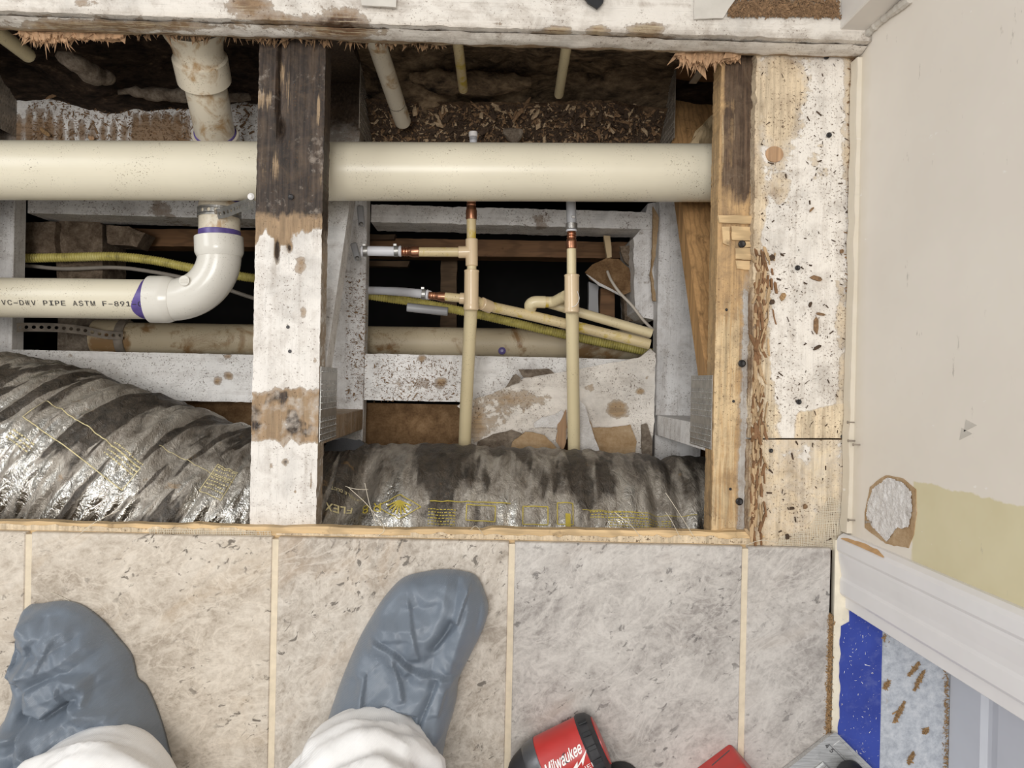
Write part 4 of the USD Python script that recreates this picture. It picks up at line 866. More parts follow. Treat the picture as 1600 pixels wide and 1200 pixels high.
tuft([P(185, 142, -.34), P(240, 146, -.35), P(310, 150, -.35), P(390, 152, -.35)], .012, 3, 'grey roll of dirt along the far edge of the scuffed board', 'grey_dirt')
tuft([P(640, 118, -.30), P(690, 128, -.30), P(760, 132, -.31), P(830, 128, -.31)], .02, 4, 'crumpled brown paper scrap on the rubble, left of the thin pipes', 'insulation')
# rubble slope in the right bay
def slope(px): return None
yb = YP + .045; ya_ = P(800, 262, -.44)[1]
u, w = np.meshgrid(np.linspace(xc_r + .002, xr_l - .002, 170), np.linspace(0, 1, 60)); Yy = ya_ + (yb - ya_) * w
zz = -.455 + .10 * w ** 1.6 + (meshkit.fbm(np.stack([u * 24, Yy * 24, 0 * u], -1), 5, 6) - .5) * .05 + .02 * np.exp(-((u - .2) / .12) ** 2)
v = np.stack([u, Yy, zz], -1).reshape(-1, 3); idx = np.arange(v.shape[0]).reshape(60, 170)
q = np.stack([idx[:-1, :-1], idx[:-1, 1:], idx[1:, 1:], idx[1:, :-1]], -1).reshape(-1, 4)
rub = Thing('rubble_heap', 'heap of dark rotted dirt and wood flakes at the far end of the right bay', 'rubble', v.mean(0), kind='stuff')
part(rub, 'dirt', (v, q), 'dirt', smooth=True, kind='stuff')
tree = cKDTree(v[:, :2])
def scatter(n, seed, lift=.003):
    r_ = np.random.default_rng(seed); pu = r_.uniform(xc_r + .01, xr_l - .01, n); pw = ya_ + (yb - ya_) * r_.uniform(.0, .95, n)
    zz_ = v[tree.query(np.c_[pu, pw])[1], 2]; return np.c_[pu, pw, zz_ + lift * r_.uniform(0, 1, n)]
part(rub, 'wood_flakes', chips(scatter(7500, 3), .0042, 3, .3, 2.4), 'chip_dark', kind='stuff')
part(rub, 'wood_flakes', chips(scatter(2600, 4), .0046, 4, .3, 2.6), 'chip_mid', kind='stuff')
part(rub, 'wood_flakes', chips(scatter(600, 5, .006), .006, 5, .25, 2.2), 'chip_pale', kind='stuff')
def lchips(n, rect, z, size, seed, mat, label):
    r_ = np.random.default_rng(seed); solo('rubble_chips', chips([P(r_.uniform(rect[0], rect[2]), r_.uniform(rect[1], rect[3]), z) + [0, 0, r_.uniform(0, .003)] for _ in range(n)], size, seed), mat, label, 'rubble', kind='stuff')
lchips(1500, (45, 158, 395, 222), ZB, .0019, 6, 'chip_mid', 'brown crumbs on the scuffed white board in the left bay')
lchips(220, (512, 150, 565, 215), ZB, .011, 7, 'chip_mid', 'wood flakes on the lower chord beside the black joist')
lchips(900, (540, 420, 574, 625), ZB, .0011, 8, 'chip_mid', 'tan crumbs on the lower chord of the centre joist')
lchips(900, (582, 560, 716, 628), ZB, .0012, 9, 'chip_mid', 'tan crumbs on the speckled blocking board')
for q, a, l, w, mt, lb in [((800, 210), .3, 34, 22, 'grey_dirt', 'grey stone-like plaster lump on the rubble beside the drain pipe'), ((815, 172), -1.0, 50, 7, 'chip_mid', 'long brown splinter leaning on the rubble under the right thin pipe'), ((838, 178), -1.1, 20, 6, 'chip_pale', 'short pale splinter beside the long brown one'), ((84, 148), -.6, 30, 6, 'chip_mid', 'brown splinter at the far edge of the scuffed board'), ((70, 206), .6, 22, 7, 'sawdust', 'tan splinter on the left end of the scuffed board'), ((143, 215), .1, 10, 8, 'splinter', 'small orange chip on the scuffed board near the drain pipe'), ((132, 146), 0, 16, 13, 'grey_dirt', 'grey pebble behind the scuffed board, left one of two'), ((148, 148), 0, 10, 7, 'grey_dirt', 'smaller grey pebble behind the scuffed board')]:
    z = -.395 if q[0] < 500 else -.36; c = P(*q, z); l *= .0006; w *= .0006
    m_ = trimesh.creation.icosphere(2, 1.0); vv, ff = arr(m_); vv *= np.array([l, w, w * .6]); vv += ((meshkit.noise(vv * 90, 3) - .5) * w * .7)[:, None]
    solo('splinter' if l > w * 2 else 'plaster_lump', xf((vv, ff), rotz(-a), c), mt, lb, 'splinter' if l > w * 2 else 'lump')
# plastered drywall scraps at the foot of the right bay
def scrap(px, z, th, mat, label, jag=.002, seed=1, tilt=None, name='drywall_scrap', wv=None):
    m_ = pslab(px, z, th, jag=jag, step=.006, seed=seed, tilt=tilt)
    if mat in ('plaster',):
        m_ = fine(m_, .012); px_ = proj(m_[0]); rv = wv(px_, m_[0]); solo(name, m_, mat, label, 'drywall scrap', wv=rv)
    else: solo(name, m_, mat, label, 'drywall scrap')
def w1(px, v):
    r = .80 - .55 * blob(px, 800, 625, 55, 18) - .35 * blob(px, 770, 660, 40, 25) - .5 * blob(px, 745, 665, 14, 40); return np.c_[r, .05 + 0 * r, .45 + 0 * r]
def w2(px, v):
    r = .85 - 1.2 * blob(px, 963, 640, 15, 15) - .8 * blob(px, 922, 606, 10, 6) - .9 * blob(px, 1000, 612, 7, 4) - .6 * blob(px, 1010, 590, 6, 4); return np.c_[r, .05 + 0 * r, .5 + 0 * r]
scrap([(722, 706), (716, 690), (722, 645), (714, 634), (726, 628), (770, 615), (820, 590), (866, 583), (888, 580), (895, 600), (893, 660), (884, 690), (870, 706)], -.392, .012, 'plaster', 'cracked cream plastered drywall scrap between the two water pipes', .0025, 3, (0, .04), wv=w1)
scrap([(890, 706), (892, 580), (925, 572), (960, 566), (1000, 558), (1016, 545), (1024, 552), (1022, 660), (1018, 720), (960, 720)], -.388, .012, 'plaster', 'cream plastered drywall scrap with a brown hole, right of the water pipes', .0018, 4, (0, .03), wv=w2)
scrap([(905, 628), (915, 640), (925, 668), (955, 668), (985, 664), (995, 690), (990, 725), (940, 720), (906, 708)], -.376, .006, 'tan_paper', 'bare tan paper sheet standing right of the second water pipe', .002, 5, (0, .1))
scrap([(905, 625), (914, 634), (926, 675), (945, 725), (905, 725)], -.362, .006, 'gypsum', 'narrow white drywall sliver against the second water pipe', .0015, 6, (0, .1))
scrap([(1003, 664), (1011, 662), (1019, 690), (1020, 722), (1004, 720)], -.365, .006, 'grey_dirt', 'dark torn drywall sliver by the right joist', .002, 7)
scrap([(742, 706), (748, 690), (770, 680), (800, 672), (830, 684), (850, 704), (852, 730), (742, 730)], -.37, .010, 'grey_dirt', 'mound of grey dusty drywall on the foil duct edge', .003, 8, (0, -.1))
scrap([(800, 690), (822, 674), (852, 680), (874, 704), (872, 730), (790, 730)], -.355, .008, 'tan_paper', 'tan broken fibre board piece leaning on the duct between the water pipes', .003, 9, (0, .08))
scrap([(834, 662), (848, 652), (868, 648), (878, 640), (884, 650), (876, 668), (858, 668), (836, 668)], -.372, .005, 'gypsum', 'curled white paper flake left of the second water pipe', .002, 10, (.1, .1), 'paper_flake')
scrap([(872, 664), (884, 640), (886, 690), (880, 704), (868, 690)], -.365, .006, 'splinter', 'brown splintered strip touching the second water pipe', .003, 11, None, 'wood_flake')
scrap([(810, 577), (858, 576), (866, 583), (836, 588), (818, 590)], -.384, .005, 'grey_dirt', 'grey peeled paper strip on the blocking board', .002, 12, None, 'paper_flake')
scrap([(790, 606), (798, 592), (806, 584), (814, 590), (812, 598), (800, 602)], -.380, .006, 'grey_dirt', 'small crumpled paper flake beside the peeled strip', .002, 13, (.2, .1), 'paper_flake')
# torn drywall in the dark corner behind the water pipes
scrap([(915, 424), (926, 412), (950, 402), (968, 404), (982, 418), (990, 446), (992, 452), (974, 462), (955, 454), (935, 444), (922, 436)], -.50, .008, 'brown_board', 'torn brown drywall flap in the dark corner by the right joist', .002, 14, (.1, -.2))
scrap([(916, 427), (936, 446), (956, 456), (974, 466), (972, 462), (956, 452), (938, 442), (922, 430)], -.485, .004, 'gypsum', 'white broken rim of the brown drywall flap', .0008, 15, (.1, -.2), 'drywall_flake')
dboard([(938, 450), (960, 455), (960, 500), (938, 498)], -.55, .03, 'wood_brown', 'brown wood end under the torn drywall flap', 'wood_stub')
dboard([(920, 440), (935, 446), (935, 492), (920, 488)], -.56, .02, 'pex_grey', 'bluish white slat under the torn drywall flap', 'lath')
scrap([(968, 385), (990, 384), (996, 410), (988, 418), (974, 408)], -.50, .008, 'concrete', 'rough beige mortar patch above the drywall flap', .003, 16, None, 'mortar_lump')
scrap([(974, 462), (990, 456), (992, 500), (976, 504)], -.54, .03, 'concrete', 'rough mortar strip right of the wood end', .003, 17, None, 'mortar_lump')
dboard([(944, 368), (954, 368), (956, 402), (948, 404)], -.50, .012, 'kraft', 'narrow pale lath sticking up above the drywall flap', 'lath')
# grey inner block at the right of the dark corner, torn edge
zi = -.452
m_ = fine(pslab([(990, 372), (1006, 352), (1012, 318), (1026, 316), (1022, 500), (1005, 496), (992, 488)], zi, .16, jag=.002, step=.008, seed=5), .02)
solo('concrete_web', m_, 'web_white', 'grey painted block face beside the right joist, at the edge of the dark space', 'block', wv=np.c_[.62 + 0 * m_[0][:, 0], .2 + 0 * m_[0][:, 0], .2 + 0 * m_[0][:, 0]])
scrap([(1021, 322), (1030, 340), (1024, 400), (1019, 420), (1025, 470), (1020, 470), (1016, 430), (1020, 380)], -.405, .008, 'tan_paper', 'ragged paper edge along the right joist', .002, 18, None, 'paper_flake')
# kraft sheet near the right joist at the far end
vv, ff = arr(fine(pslab([(1068, 240), (1085, 208), (1112, 180), (1118, 178), (1118, 250)], -.30, .004, jag=.002, step=.008, seed=2), .01)); vv[:, 2] += (meshkit.fbm(vv * 28, 3, 2) - .5) * .05
solo('kraft_paper', (vv, ff), 'kraft', 'crumpled kraft paper tucked behind the right joist', 'paper')
# galvanised hanger strap hanging from the sill by the right joist
hs = xr_l - .012
solo('hanger_strap', cbox((PY(1075, 150, YP + .03)[0] - .0125, YP + .03, -.20), (PY(1075, 150, YP + .03)[0] + .0, YP + .032, -.04), .0004), 'galv', 'narrow galvanised strap hanging below the orange splinters', 'metal strap')

# =================================================================== PIPES
def arc_path(pts_px, z): return [P(x, y, zz) for (x, y), zz in zip(pts_px, z)]
ZM = -.160
mainp = Thing('drain_pipe', 'large cream plastic drain pipe crossing the whole opening', 'pipe', P(560, 268, ZM))
p0, p1 = P(-160, 265.5, ZM), P(1150, 270.5, ZM)
part(mainp, 'pipe', sleeve(p0, p1, .0448, .002, 56), 'pvc', smooth=40)
# vent branch from the far side down under the drain pipe, strap, elbow and lower run
br = Thing('branch_pipe', 'cream plastic branch pipe with a white elbow, passing under the large drain pipe', 'pipe', P(343, 380, -.225))
za, zb = -.085, -.262
A, B = P(300, 30, za), P(341, 232, zb); d = (B - A) / np.linalg.norm(B - A)
def on(py):  # point of the branch axis seen at pixel row py
    lo, hi = 0., 1.
    for _ in range(40):
        mid = (lo + hi) / 2
        if proj(A + (B - A) * mid)[1] < py: lo = mid
        else: hi = mid
    return A + (B - A) * lo
part(br, 'pipe', sleeve(on(110), on(228), .0318, .001, 40), 'pvc_dirty', smooth=40)
L = np.linalg.norm(on(126) - on(38))
part(br, 'fitting', lathe(on(38), on(126), [(0, .047), (L * .12, .045), (L * .28, .0385), (L * .42, .0365), (L * .55, .0365), (L * .58, .0405), (L * .99, .0405), (L, .0335)], 40), 'pvc_dirty', smooth=30)
part(br, 'primer_ring', sleeve(on(125), on(127.5), .0338, .0005, 40), 'primer', smooth=40)
part(br, 'primer_ring', sleeve(on(206), on(210), .0335, .0005, 40), 'primer', smooth=40)
part(br, 'socket', sleeve(on(208.5), on(234), .0375, .001, 40), 'pvc_dirty', smooth=40)
ze = -.232
t0, t1_ = P(343, 296, ze), P(343, 372, ze)
part(br, 'pipe', sleeve(t0, P(343, 376, ze), .0326, .001, 40), 'pvc_dirty', smooth=40)
part(br, 'primer_ring', sleeve(P(343, 309, ze), P(343, 318, ze), .0332, .0005, 40), 'primer', smooth=40)
n_ = 24; v, f = tube([P(343, y, ze) for y in np.linspace(356, 376, 6)], .0331, 40)
ring = lathe(P(343, 361, ze), P(343, 376, ze), [(0, .0329), (.002, .0333), (.012, .0334), (.013, .033)], 40)
vv, ff = arr(ring); part(br, 'primer_ring', (vv, ff), 'primer', smooth=40)
# elbow body: hub, sweep, hub
R_ = 74
arc = [(343 - R_ + R_ * math.cos(a), 398 + R_ * .95 * math.sin(a)) for a in np.linspace(0, math.pi / 2, 22)]
path = [P(x, y, ze) for x, y in [(343, 394)] + arc + [(264, 398 + R_ * .95)]]
el = part(br, 'elbow', tube(catmull(path, 3), .0345, 44), 'pvc_white', label='glossy white elbow', smooth=50)
part((br, el[1]), 'hub', lathe(P(342, 370, ze), P(343, 402, ze), [(0, .0370), (.001, .0386), (.020, .0388), (.0265, .0384), (.0335, .0352)], 44), 'pvc_white', smooth=30)
yh = 398 + R_ * .95
part((br, el[1]), 'hub', lathe(P(235, yh - .6, ze), P(276, yh, ze), [(0, .0366), (.001, .0386), (.024, .0388), (.0300, .0384), (.040, .0350)], 44), 'pvc_white', smooth=30)
c = P(301, 443, ze) + np.array([0, 0, .0335]); part((br, el[1]), 'moulded_disc', sleeve(c, c + [0.0, 0, .0024], .0085, .0006, 24), 'pvc_white', smooth=30)
for k in range(3): part((br, el[1]), 'moulded_bar', cbox(c + [-.0055, -.0035 + k * .0028, .0022], c + [.0055, -.0022 + k * .0028, .0032], .0003), 'pvc_white')
lp0, lp1 = P(-90, yh - 4.5, ze), P(240, yh - .5, ze)
part(br, 'pipe', sleeve(lp0, lp1, .0326, .001, 44), 'pvc', smooth=40)
# purple primer smear, crescent on the pipe end
dl = (lp1 - lp0) / np.linalg.norm(lp1 - lp0); yb_ = np.cross(dl, [0, 0, 1.]); yb_ /= np.linalg.norm(yb_); zb_ = np.cross(yb_, dl)
def oncyl(s, th, r): return lp0 + dl * s + (yb_ * math.sin(th) + zb_ * math.cos(th)) * r
S1 = np.linalg.norm(lp1 - lp0); g1, g2 = [], []
ths = np.linspace(-1.7, 1.9, 40)
for th in ths: g1.append(oncyl(S1 - .002, th, .0330)); g2.append(oncyl(S1 - .011 - .012 * math.exp(-((th - .55) / .7) ** 2), th, .0330))
vv = np.array(g1 + g2); k = np.arange(39); part(br, 'primer_ring', (vv, np.vstack([np.c_[k, k + 1, 40 + k + 1], np.c_[k, 40 + k + 1, 40 + k]])), 'primer')
# printed line on the pipe
txt = 'PVC-DWV PIPE ASTM F-891-0'; outm = []
sA = np.dot(P(-6, 478, ze + .03) - lp0, dl); sB = np.dot(P(222, 481, ze + .03) - lp0, dl); pit = (sB - sA) / (len(txt) - .35)
for i, ch in enumerate(txt):
    if ch == ' ': continue
    tm = meshkit.text_mesh(ch, .0078, .0003); vv, ff = arr(tm)
    if ch == '-': vv[:, 1] += 0
    vv[:, 0] = (vv[:, 0] - vv[:, 0].min()) / max(np.ptp(vv[:, 0]), 1e-6) * pit * .70
    vv, ff = trimesh.remesh.subdivide_to_size(vv, ff, .003)
    th = .335 - (vv[:, 1] - .0039) / .0326
    o = np.array([oncyl(sA + i * pit + x, t, .0333 + z) for x, t, z in zip(vv[:, 0], th, vv[:, 2])]); outm.append((o, ff))
part(br, 'printed_line', join(*outm), 'ink', label='dark printed pipe marking')

# perforated strap round the branch, screwed to the centre joist
def perf_strip(pts, w, th, hole=.0032, pitch=.0125, nrm=None, mat='galv', h0=.006, width_dir=None):
    """a thin strip along the polyline pts with punched holes, bent to it"""
    p = np.asarray(pts, float); sl = np.r_[0, np.cumsum(np.linalg.norm(np.diff(p, axis=0), axis=1))]; Ltot = sl[-1]
    s = sg.box(0, -w / 2, Ltot, w / 2); hs_ = [sg.Point(x, 0).buffer(hole, 6) for x in np.arange(h0, Ltot - .004, pitch)]
    from shapely import union_all
    s = s.difference(union_all(hs_)); m_ = trimesh.creation.extrude_polygon(s, th, engine='earcut'); vv, ff = arr(m_); vv, ff = trimesh.remesh.subdivide_to_size(vv, ff, .006)
    t = np.gradient(p, axis=0); t /= np.linalg.norm(t, axis=1, keepdims=True)
    pos = np.stack([np.interp(vv[:, 0], sl, p[:, k]) for k in range(3)], 1); tt = np.stack([np.interp(vv[:, 0], sl, t[:, k]) for k in range(3)], 1)
    wd = np.asarray(width_dir, float)[None] - tt * (tt @ np.asarray(width_dir, float))[:, None]; wd /= np.linalg.norm(wd, axis=1, keepdims=True); nn = np.cross(tt, wd)
    return pos + wd * vv[:, 1:2] + nn * vv[:, 2:3], ff
st = Thing('pipe_strap', 'perforated galvanised strap hanging the branch pipe from the centre joist', 'pipe strap', P(343, 333, ze))
ctr = P(343, 334, ze); loop = [ctr + .0345 * np.array([math.cos(a), 0, math.sin(a)]) for a in np.linspace(-.6, 2 * math.pi - 1.0, 50)]
part(st, 'loop', perf_strip(loop, .015, .001, width_dir=(0, 1, 0)), 'galv')
part(st, 'tail', perf_strip(catmull([P(340, 334, ze + .036), P(352, 332, ze + .046), P(370, 325, -.16), P(388, 319, -.115), P(398, 316, -.085)], 8), .016, .001, .003, .0105, width_dir=(.0, 1, .35)), 'galv')
c = P(336, 331, ze + .036); part(st, 'bolt', join(lathe(c, c + [0.012, 0, .002], [(0, .0035), (.004, .0035), (.004, .002), (.012, .002)], 8)), 'galv_dirty')
c = P(392, 307, -.078); part(st, 'screw', lathe(c - [0, 0, .003], c + [0, 0, .002], [(0, .004), (.003, .005), (.005, .002)], 14), 'white_print', label='white painted screw head')

# water pipes in the right bay
ZWt = -.246
def wz(y): return ZWt - .02 - .085 * max(0, (y - 484) / 216.0)
wA_ = Thing('water_pipe', 'left cream water pipe with copper adapters and two tees, running down to the duct', 'water pipe', P(736, 480, ZWt))
def seg(t, name, a, b, r, mat, z=ZWt, z2=None, label=None, sides=24): return part(t, name, sleeve(P(*a, z), P(*b, z if z2 is None else z2), r, .0008, sides), mat, label=label, smooth=40)
def copper(t, a, b, z, z2=None, r=.0085):
    p0, p1 = P(*a, z), P(*b, z if z2 is None else z2); L = np.linalg.norm(p1 - p0)
    pr = [(0, r * .8), (L * .02, r * .92)]
    for k in range(3): pr += [(L * (.06 + .15 * k), r * .95), (L * (.10 + .15 * k), r * .82), (L * (.14 + .15 * k), r * .95)]
    pr += [(L * .55, r * 1.0), (L * .6, r * 1.1), (L * .97, r * 1.1), (L, r * 1.0)]
    part(t, 'copper_adapter', lathe(p0, p1, pr, 24), 'copper', label='ribbed copper adapter', smooth=40)
def clamp(t, a, b, z, r=.0098, z2=None):
    p = part(t, 'crimp_clamp', sleeve(P(*a, z), P(*b, z if z2 is None else z2), r, .0004, 24), 'galv', label='metal crimp ring', smooth=40)
    c = P(*a, z); part((t, p[1]), 'ear', cbox(c + [-.001, .007, .004], c + [.005, .0115, .009], .0006), 'galv')
copper(wA_, (736.5, 308), (736.5, 343), ZWt)
seg(wA_, 'pipe', (736.5, 342), (736.5, 376), .0080, 'cpvc_stain')
te = part(wA_, 'tee', sleeve(P(737, 373, ZWt), P(737, 416, ZWt), .0104, .0012, 28), 'cpvc_fit', label='peach plastic tee', smooth=40)
part((wA_, te[1]), 'branch', sleeve(P(716, 394, ZWt), P(737, 394, ZWt), .0100, .001, 28), 'cpvc_fit', smooth=40)
seg(wA_, 'pipe', (654, 393.5), (718, 394), .0080, 'cpvc_stain')
copper(wA_, (627, 393), (655, 393.5), ZWt)
seg(wA_, 'tube', (566, 392), (628, 393), .0082, 'pex', label='white flexible tube with two crimp rings')
for x in (568, 616): clamp(wA_, (x, 392.5), (x + 7, 392.6), ZWt, .0092)
for x in (564.5, 624): seg(wA_, 'collar', (x, 392.5), (x + 3, 392.5), .0094, 'pex')
seg(wA_, 'pipe', (737, 414), (737, 425), .0080, 'cpvc')
co = part(wA_, 'coupling', lathe(P(737, 422, ZWt), P(736, 485, ZWt), [(0, .0118), (.001, .0128), (.003, .0128), (.004, .0123), (.058, .0123), (.060, .0128), (.066, .0128), (.0675, .0118)], 30), 'cpvc_fit', label='long peach plastic coupling', smooth=35)
p = catmull([P(736, 480, wz(480)), P(732, 560, wz(560)), P(728, 640, wz(640)), P(725.5, 706, wz(706))], 8)
part(wA_, 'pipe', tube(p, .0113, 24), 'cpvc', smooth=40)
# side branches of the left pipe
zq = ZWt - .012
seg(wA_, 'branch', (718, 466), (730, 467), .0098, 'cpvc_fit', zq)
seg(wA_, 'pipe', (695, 463.5), (720, 466), .0075, 'cpvc_stain', zq - .004, zq)
copper(wA_, (670, 461.5), (696, 464), zq - .006, zq - .004, .0072)
part(wA_, 'tube', tube(catmull([P(556, 454, -.462), P(585, 454, -.44), P(620, 455.5, -.36), P(648, 458, -.29), P(671, 461, zq - .006)], 8), .0078, 22), 'pex', label='white flexible tube behind the yellow gas tube', smooth=40)
clamp(wA_, (659, 459.5), (665, 460.2), zq - .008, .0090)
seg(wA_, 'collar', (666, 460.2), (669, 460.5), .0088, 'pex', zq - .007)
zr = -.312
cross = Thing('cross_pipe', 'stained beige plastic pipe running to the right behind the second water pipe', 'water pipe', P(900, 500, zr))
part(cross, 'pipe', tube([P(742, 470, ZWt - .022), P(765, 479, -.285), P(812, 489, zr), P(905, 511, zr), P(1015, 538, zr)], .0093, 22), 'cpvc_stain', smooth=40)
part(cross, 'socket', sleeve(P(752, 474, -.270), P(766, 480, -.2855), .0112, .001, 24), 'cpvc_fit', smooth=40)
cr2 = Thing('cross_pipe', 'plain beige plastic pipe running to the right above the stained one, with a small elbow', 'water pipe', P(950, 500, zr - .01))
part(cr2, 'pipe', tube([P(858, 474, zr - .015), P(905, 488, zr - .014), P(1018, 521, zr - .014)], .0088, 22), 'cpvc', smooth=40)
e1 = part(cr2, 'elbow', tube(catmull([P(829, 482, zr - .002), P(829, 476, zr + .006), P(836, 472, zr + .008), P(852, 472, zr + .008)], 8), .0108, 24), 'cpvc', label='beige elbow with yellow glue ring', smooth=40)
part(cr2, 'glue_ring', sleeve(P(850, 472, zr + .008), P(857, 472, zr + .008), .0100, .0005, 24), 'cpvc_stain', smooth=40)
part(cr2, 'pipe', tube(catmull([P(854, 472, zr + .008), P(866, 471, zr + .010), P(878, 465, zr + .030), P(884, 462, ZWt - .024)], 6), .0096, 24), 'cpvc', smooth=40)
solo('short_tube', sleeve(P(636, 480, -.42), P(700, 487, -.42), .0085, .001, 20), 'pex_grey', 'short dim white tube end in the dark below the yellow gas tube', 'tube', smooth=40)
wB_ = Thing('water_pipe', 'right cream water pipe with grey tube above and long coupling, running down to the duct', 'water pipe', P(893, 480, ZWt))
seg(wB_, 'tube', (892, 300), (893, 352), .0083, 'pex_grey', label='grey flexible tube')
clamp(wB_, (893, 349), (893, 358), ZWt, .0100); seg(wB_, 'collar', (893, 358.5), (893, 362), .0092, 'pex')
copper(wB_, (893, 362), (893, 389), ZWt)
seg(wB_, 'pipe', (893, 388), (893, 432), .0080, 'cpvc')
part(wB_, 'coupling', lathe(P(893.5, 429, ZWt), P(893.5, 489, ZWt), [(0, .0118), (.001, .0130), (.003, .0130), (.004, .0125), (.056, .0125), (.058, .0130), (.063, .0130), (.0645, .0118)], 30), 'cpvc_fit', label='long peach plastic coupling', smooth=35)
p = catmull([P(894, 484, wz(484)), P(895, 560, wz(560)), P(896, 640, wz(640)), P(897, 713, wz(700))], 8)
part(wB_, 'pipe', tube(p, .0113, 24), 'cpvc', smooth=40)
part(wB_, 'string', strand([P(902, 455, ZWt + .0145), P(905, 466, ZWt + .008), P(901, 476, ZWt + .0135), P(894, 480, ZWt + .0145)], .0006), 'white_print', label='pale curl of plastic')
# yellow corrugated gas tube, grey cable and white cable
def corr(pts, r, pitch=.0048, amp=.0007):
    p = catmull(pts, 40); sl = np.r_[0, np.cumsum(np.linalg.norm(np.diff(p, axis=0), axis=1))]; n = int(sl[-1] / (pitch / 5)); s = np.linspace(0, sl[-1], n)
    q = np.stack([np.interp(s, sl, p[:, k]) for k in range(3)], 1); return tube(q, r + amp * np.sin(s / pitch * 2 * np.pi), 18)
def mat_yellow():
    g = G(); p = g.pos(); c = g.ramp(g.noise(p, 30, 6, .7), [(.35, C(160, 148, 84)), (.5, C(208, 194, 106)), (.7, C(224, 212, 136))]); return g.make('yellow_tube', c, .4, None)
M['yellow'] = mat_yellow()
ZY = -.490
solo('gas_tube', corr([P(-20, 404, ZY), P(40, 403.5, ZY), P(110, 402, ZY), P(180, 401, ZY), P(240, 407, ZY), P(300, 419, ZY), P(392, 434, ZY), P(480, 445, ZY), P(580, 462, ZY), P(660, 474, ZY), P(740, 490, ZY), P(810, 506, ZY), P(900, 527, ZY), P(1018, 551, ZY)], .0086), 'yellow', 'yellow corrugated gas tube snaking behind the pipes through both bays', 'gas tube', smooth=True)
solo('grey_cable', tube(catmull([P(-10, 413, -.508), P(40, 415, -.508), P(100, 420, -.508), P(180, 418, -.508), P(240, 425, -.508), P(300, 437, -.508), P(345, 449, -.508), P(400, 467, -.508), P(480, 490, -.508)], 8), 0.0040, 12), 'cable', 'thin grey cable drooping below the yellow gas tube', 'cable', smooth=True)
solo('white_cable', tube(catmull([P(949, 424, -.46), P(955, 438, -.44), P(968, 457, -.42), P(988, 478, -.40), P(1005, 500, -.40), P(1021, 516, -.41)], 8), .0028, 12), 'cable_white', 'thin white cable curving over the torn drywall flap by the right joist', 'cable', smooth=True)
# deep pipe under the bays with its clamp and perforated strap
zd = -.56
dp_ = Thing('lower_drain_pipe', 'dim dirty beige drain pipe running beneath the white blocking boards', 'pipe', P(600, 535, zd))
part(dp_, 'pipe', sleeve(P(195, 529, zd), P(1010, 541, zd), .0335, .001, 36), 'pvc_deep', smooth=40)
part(dp_, 'socket', sleeve(P(150, 528, zd), P(203, 529, zd), .0370, .001, 36), 'pvc_deep', smooth=40)
part(dp_, 'clamp_band', sleeve(P(190, 529, zd), P(204, 529, zd), .0384, .001, 36), 'galv_dirty', smooth=40)
c = P(784, 549, zd) + np.array([0, 0, .0325]); part(dp_, 'primer_dab', lathe(c - [0, 0, .004], c + [0, 0, .002], [(0, .008), (.005, .0075), (.006, .003)], 16), 'primer')
solo('perforated_strap', perf_strip(catmull([P(26, 512, -.40), P(45, 511, -.42), P(90, 512, -.45), P(130, 516, -.48), P(165, 523, -.50), P(192, 524, -.515)], 8), .017, .001, .0034, .0125, width_dir=(0, 1, .4)), 'galv_dirty', 'rusty perforated strap stretched from the left joist to the lower drain pipe', 'pipe strap')
# small pipes dropping in the far ends of the bays
def drop(a, b, za, zb, r, mat, label, name='stub_pipe', ring=None):
    t = Thing(name, label, 'pipe', P(*b, zb)); p0, p1 = P(*a, za), P(*b, zb); L = np.linalg.norm(p1 - p0)
    part(t, 'pipe', lathe(p0, p1, [(0, r), (L - .004, r), (L - .001, r * .9), (L, r * .7)], 24), mat, smooth=40)
    if ring: q = p0 + (p1 - p0) * ring; dd = (p1 - p0) / L; part(t, 'joint', sleeve(q, q + dd * .0015, r * 1.015, .0003, 24), 'chip_dark', smooth=40)
drop((576, 30), (630, 192), -.10, -.36, .0150, 'pvc_dirty', 'dirty cream pipe slanting down behind the black joist in the right bay', ring=.78)
drop((712, 38), (724, 141), -.09, -.30, .0083, 'cpvc_stain', 'thin yellow-stained pipe dropping into the rubble, middle of the right bay')
drop((889, 48), (873, 149), -.09, -.30, .0083, 'cpvc', 'thin cream pipe dropping into the rubble, right part of the right bay')
drop((-30, 30), (46, 88), -.10, -.22, .0118, 'cpvc', 'cream pipe end poking out below the splinters in the left bay')
capt = Thing('capped_stub', 'small white capped tube end rising just behind the drain pipe', 'pipe', P(740, 218, -.32))
part(capt, 'tube', sleeve(P(740, 250, -.30), P(739.5, 212, -.30), .0066, .0006, 18), 'pex', smooth=40); part(capt, 'cap', sleeve(P(739.5, 214, -.298), P(739.3, 206, -.298), .0078, .0008, 18), 'white_print', smooth=40)
part(capt, 'band', sleeve(P(739.5, 219, -.2985), P(739.5, 214.5, -.2985), .0072, .0003, 18), 'pex_grey', smooth=40)
# nail plates on the lower chord by the white tube, where it passes
for k, (a, b) in enumerate([((563, 325), (565, 351)), ((553, 383), (559, 404))]):
    p0, p1 = P(*a, -.36), P(*b, -.36)
    t = Thing('pipe_clip', ['upper grey pipe clip on the side of the centre joist web', 'lower grey pipe clip where the white tube meets the centre joist'][k], 'pipe clip', (p0 + p1) / 2)
    mid = (p0 + p1) / 2; aa = math.atan2(*(p1 - p0)[:2][::-1]); Lh = np.linalg.norm(p1 - p0) / 2 + .004
    part(t, 'body', xf(cbox((-Lh, -.006, -.003), (Lh, .006, .004), .002), rotz(aa), mid), 'pex_grey')
    part(t, 'nail', lathe(p1, p1 + [0, 0, .008], [(0, .004), (.006, .004), (.008, .001)], 12), 'galv')

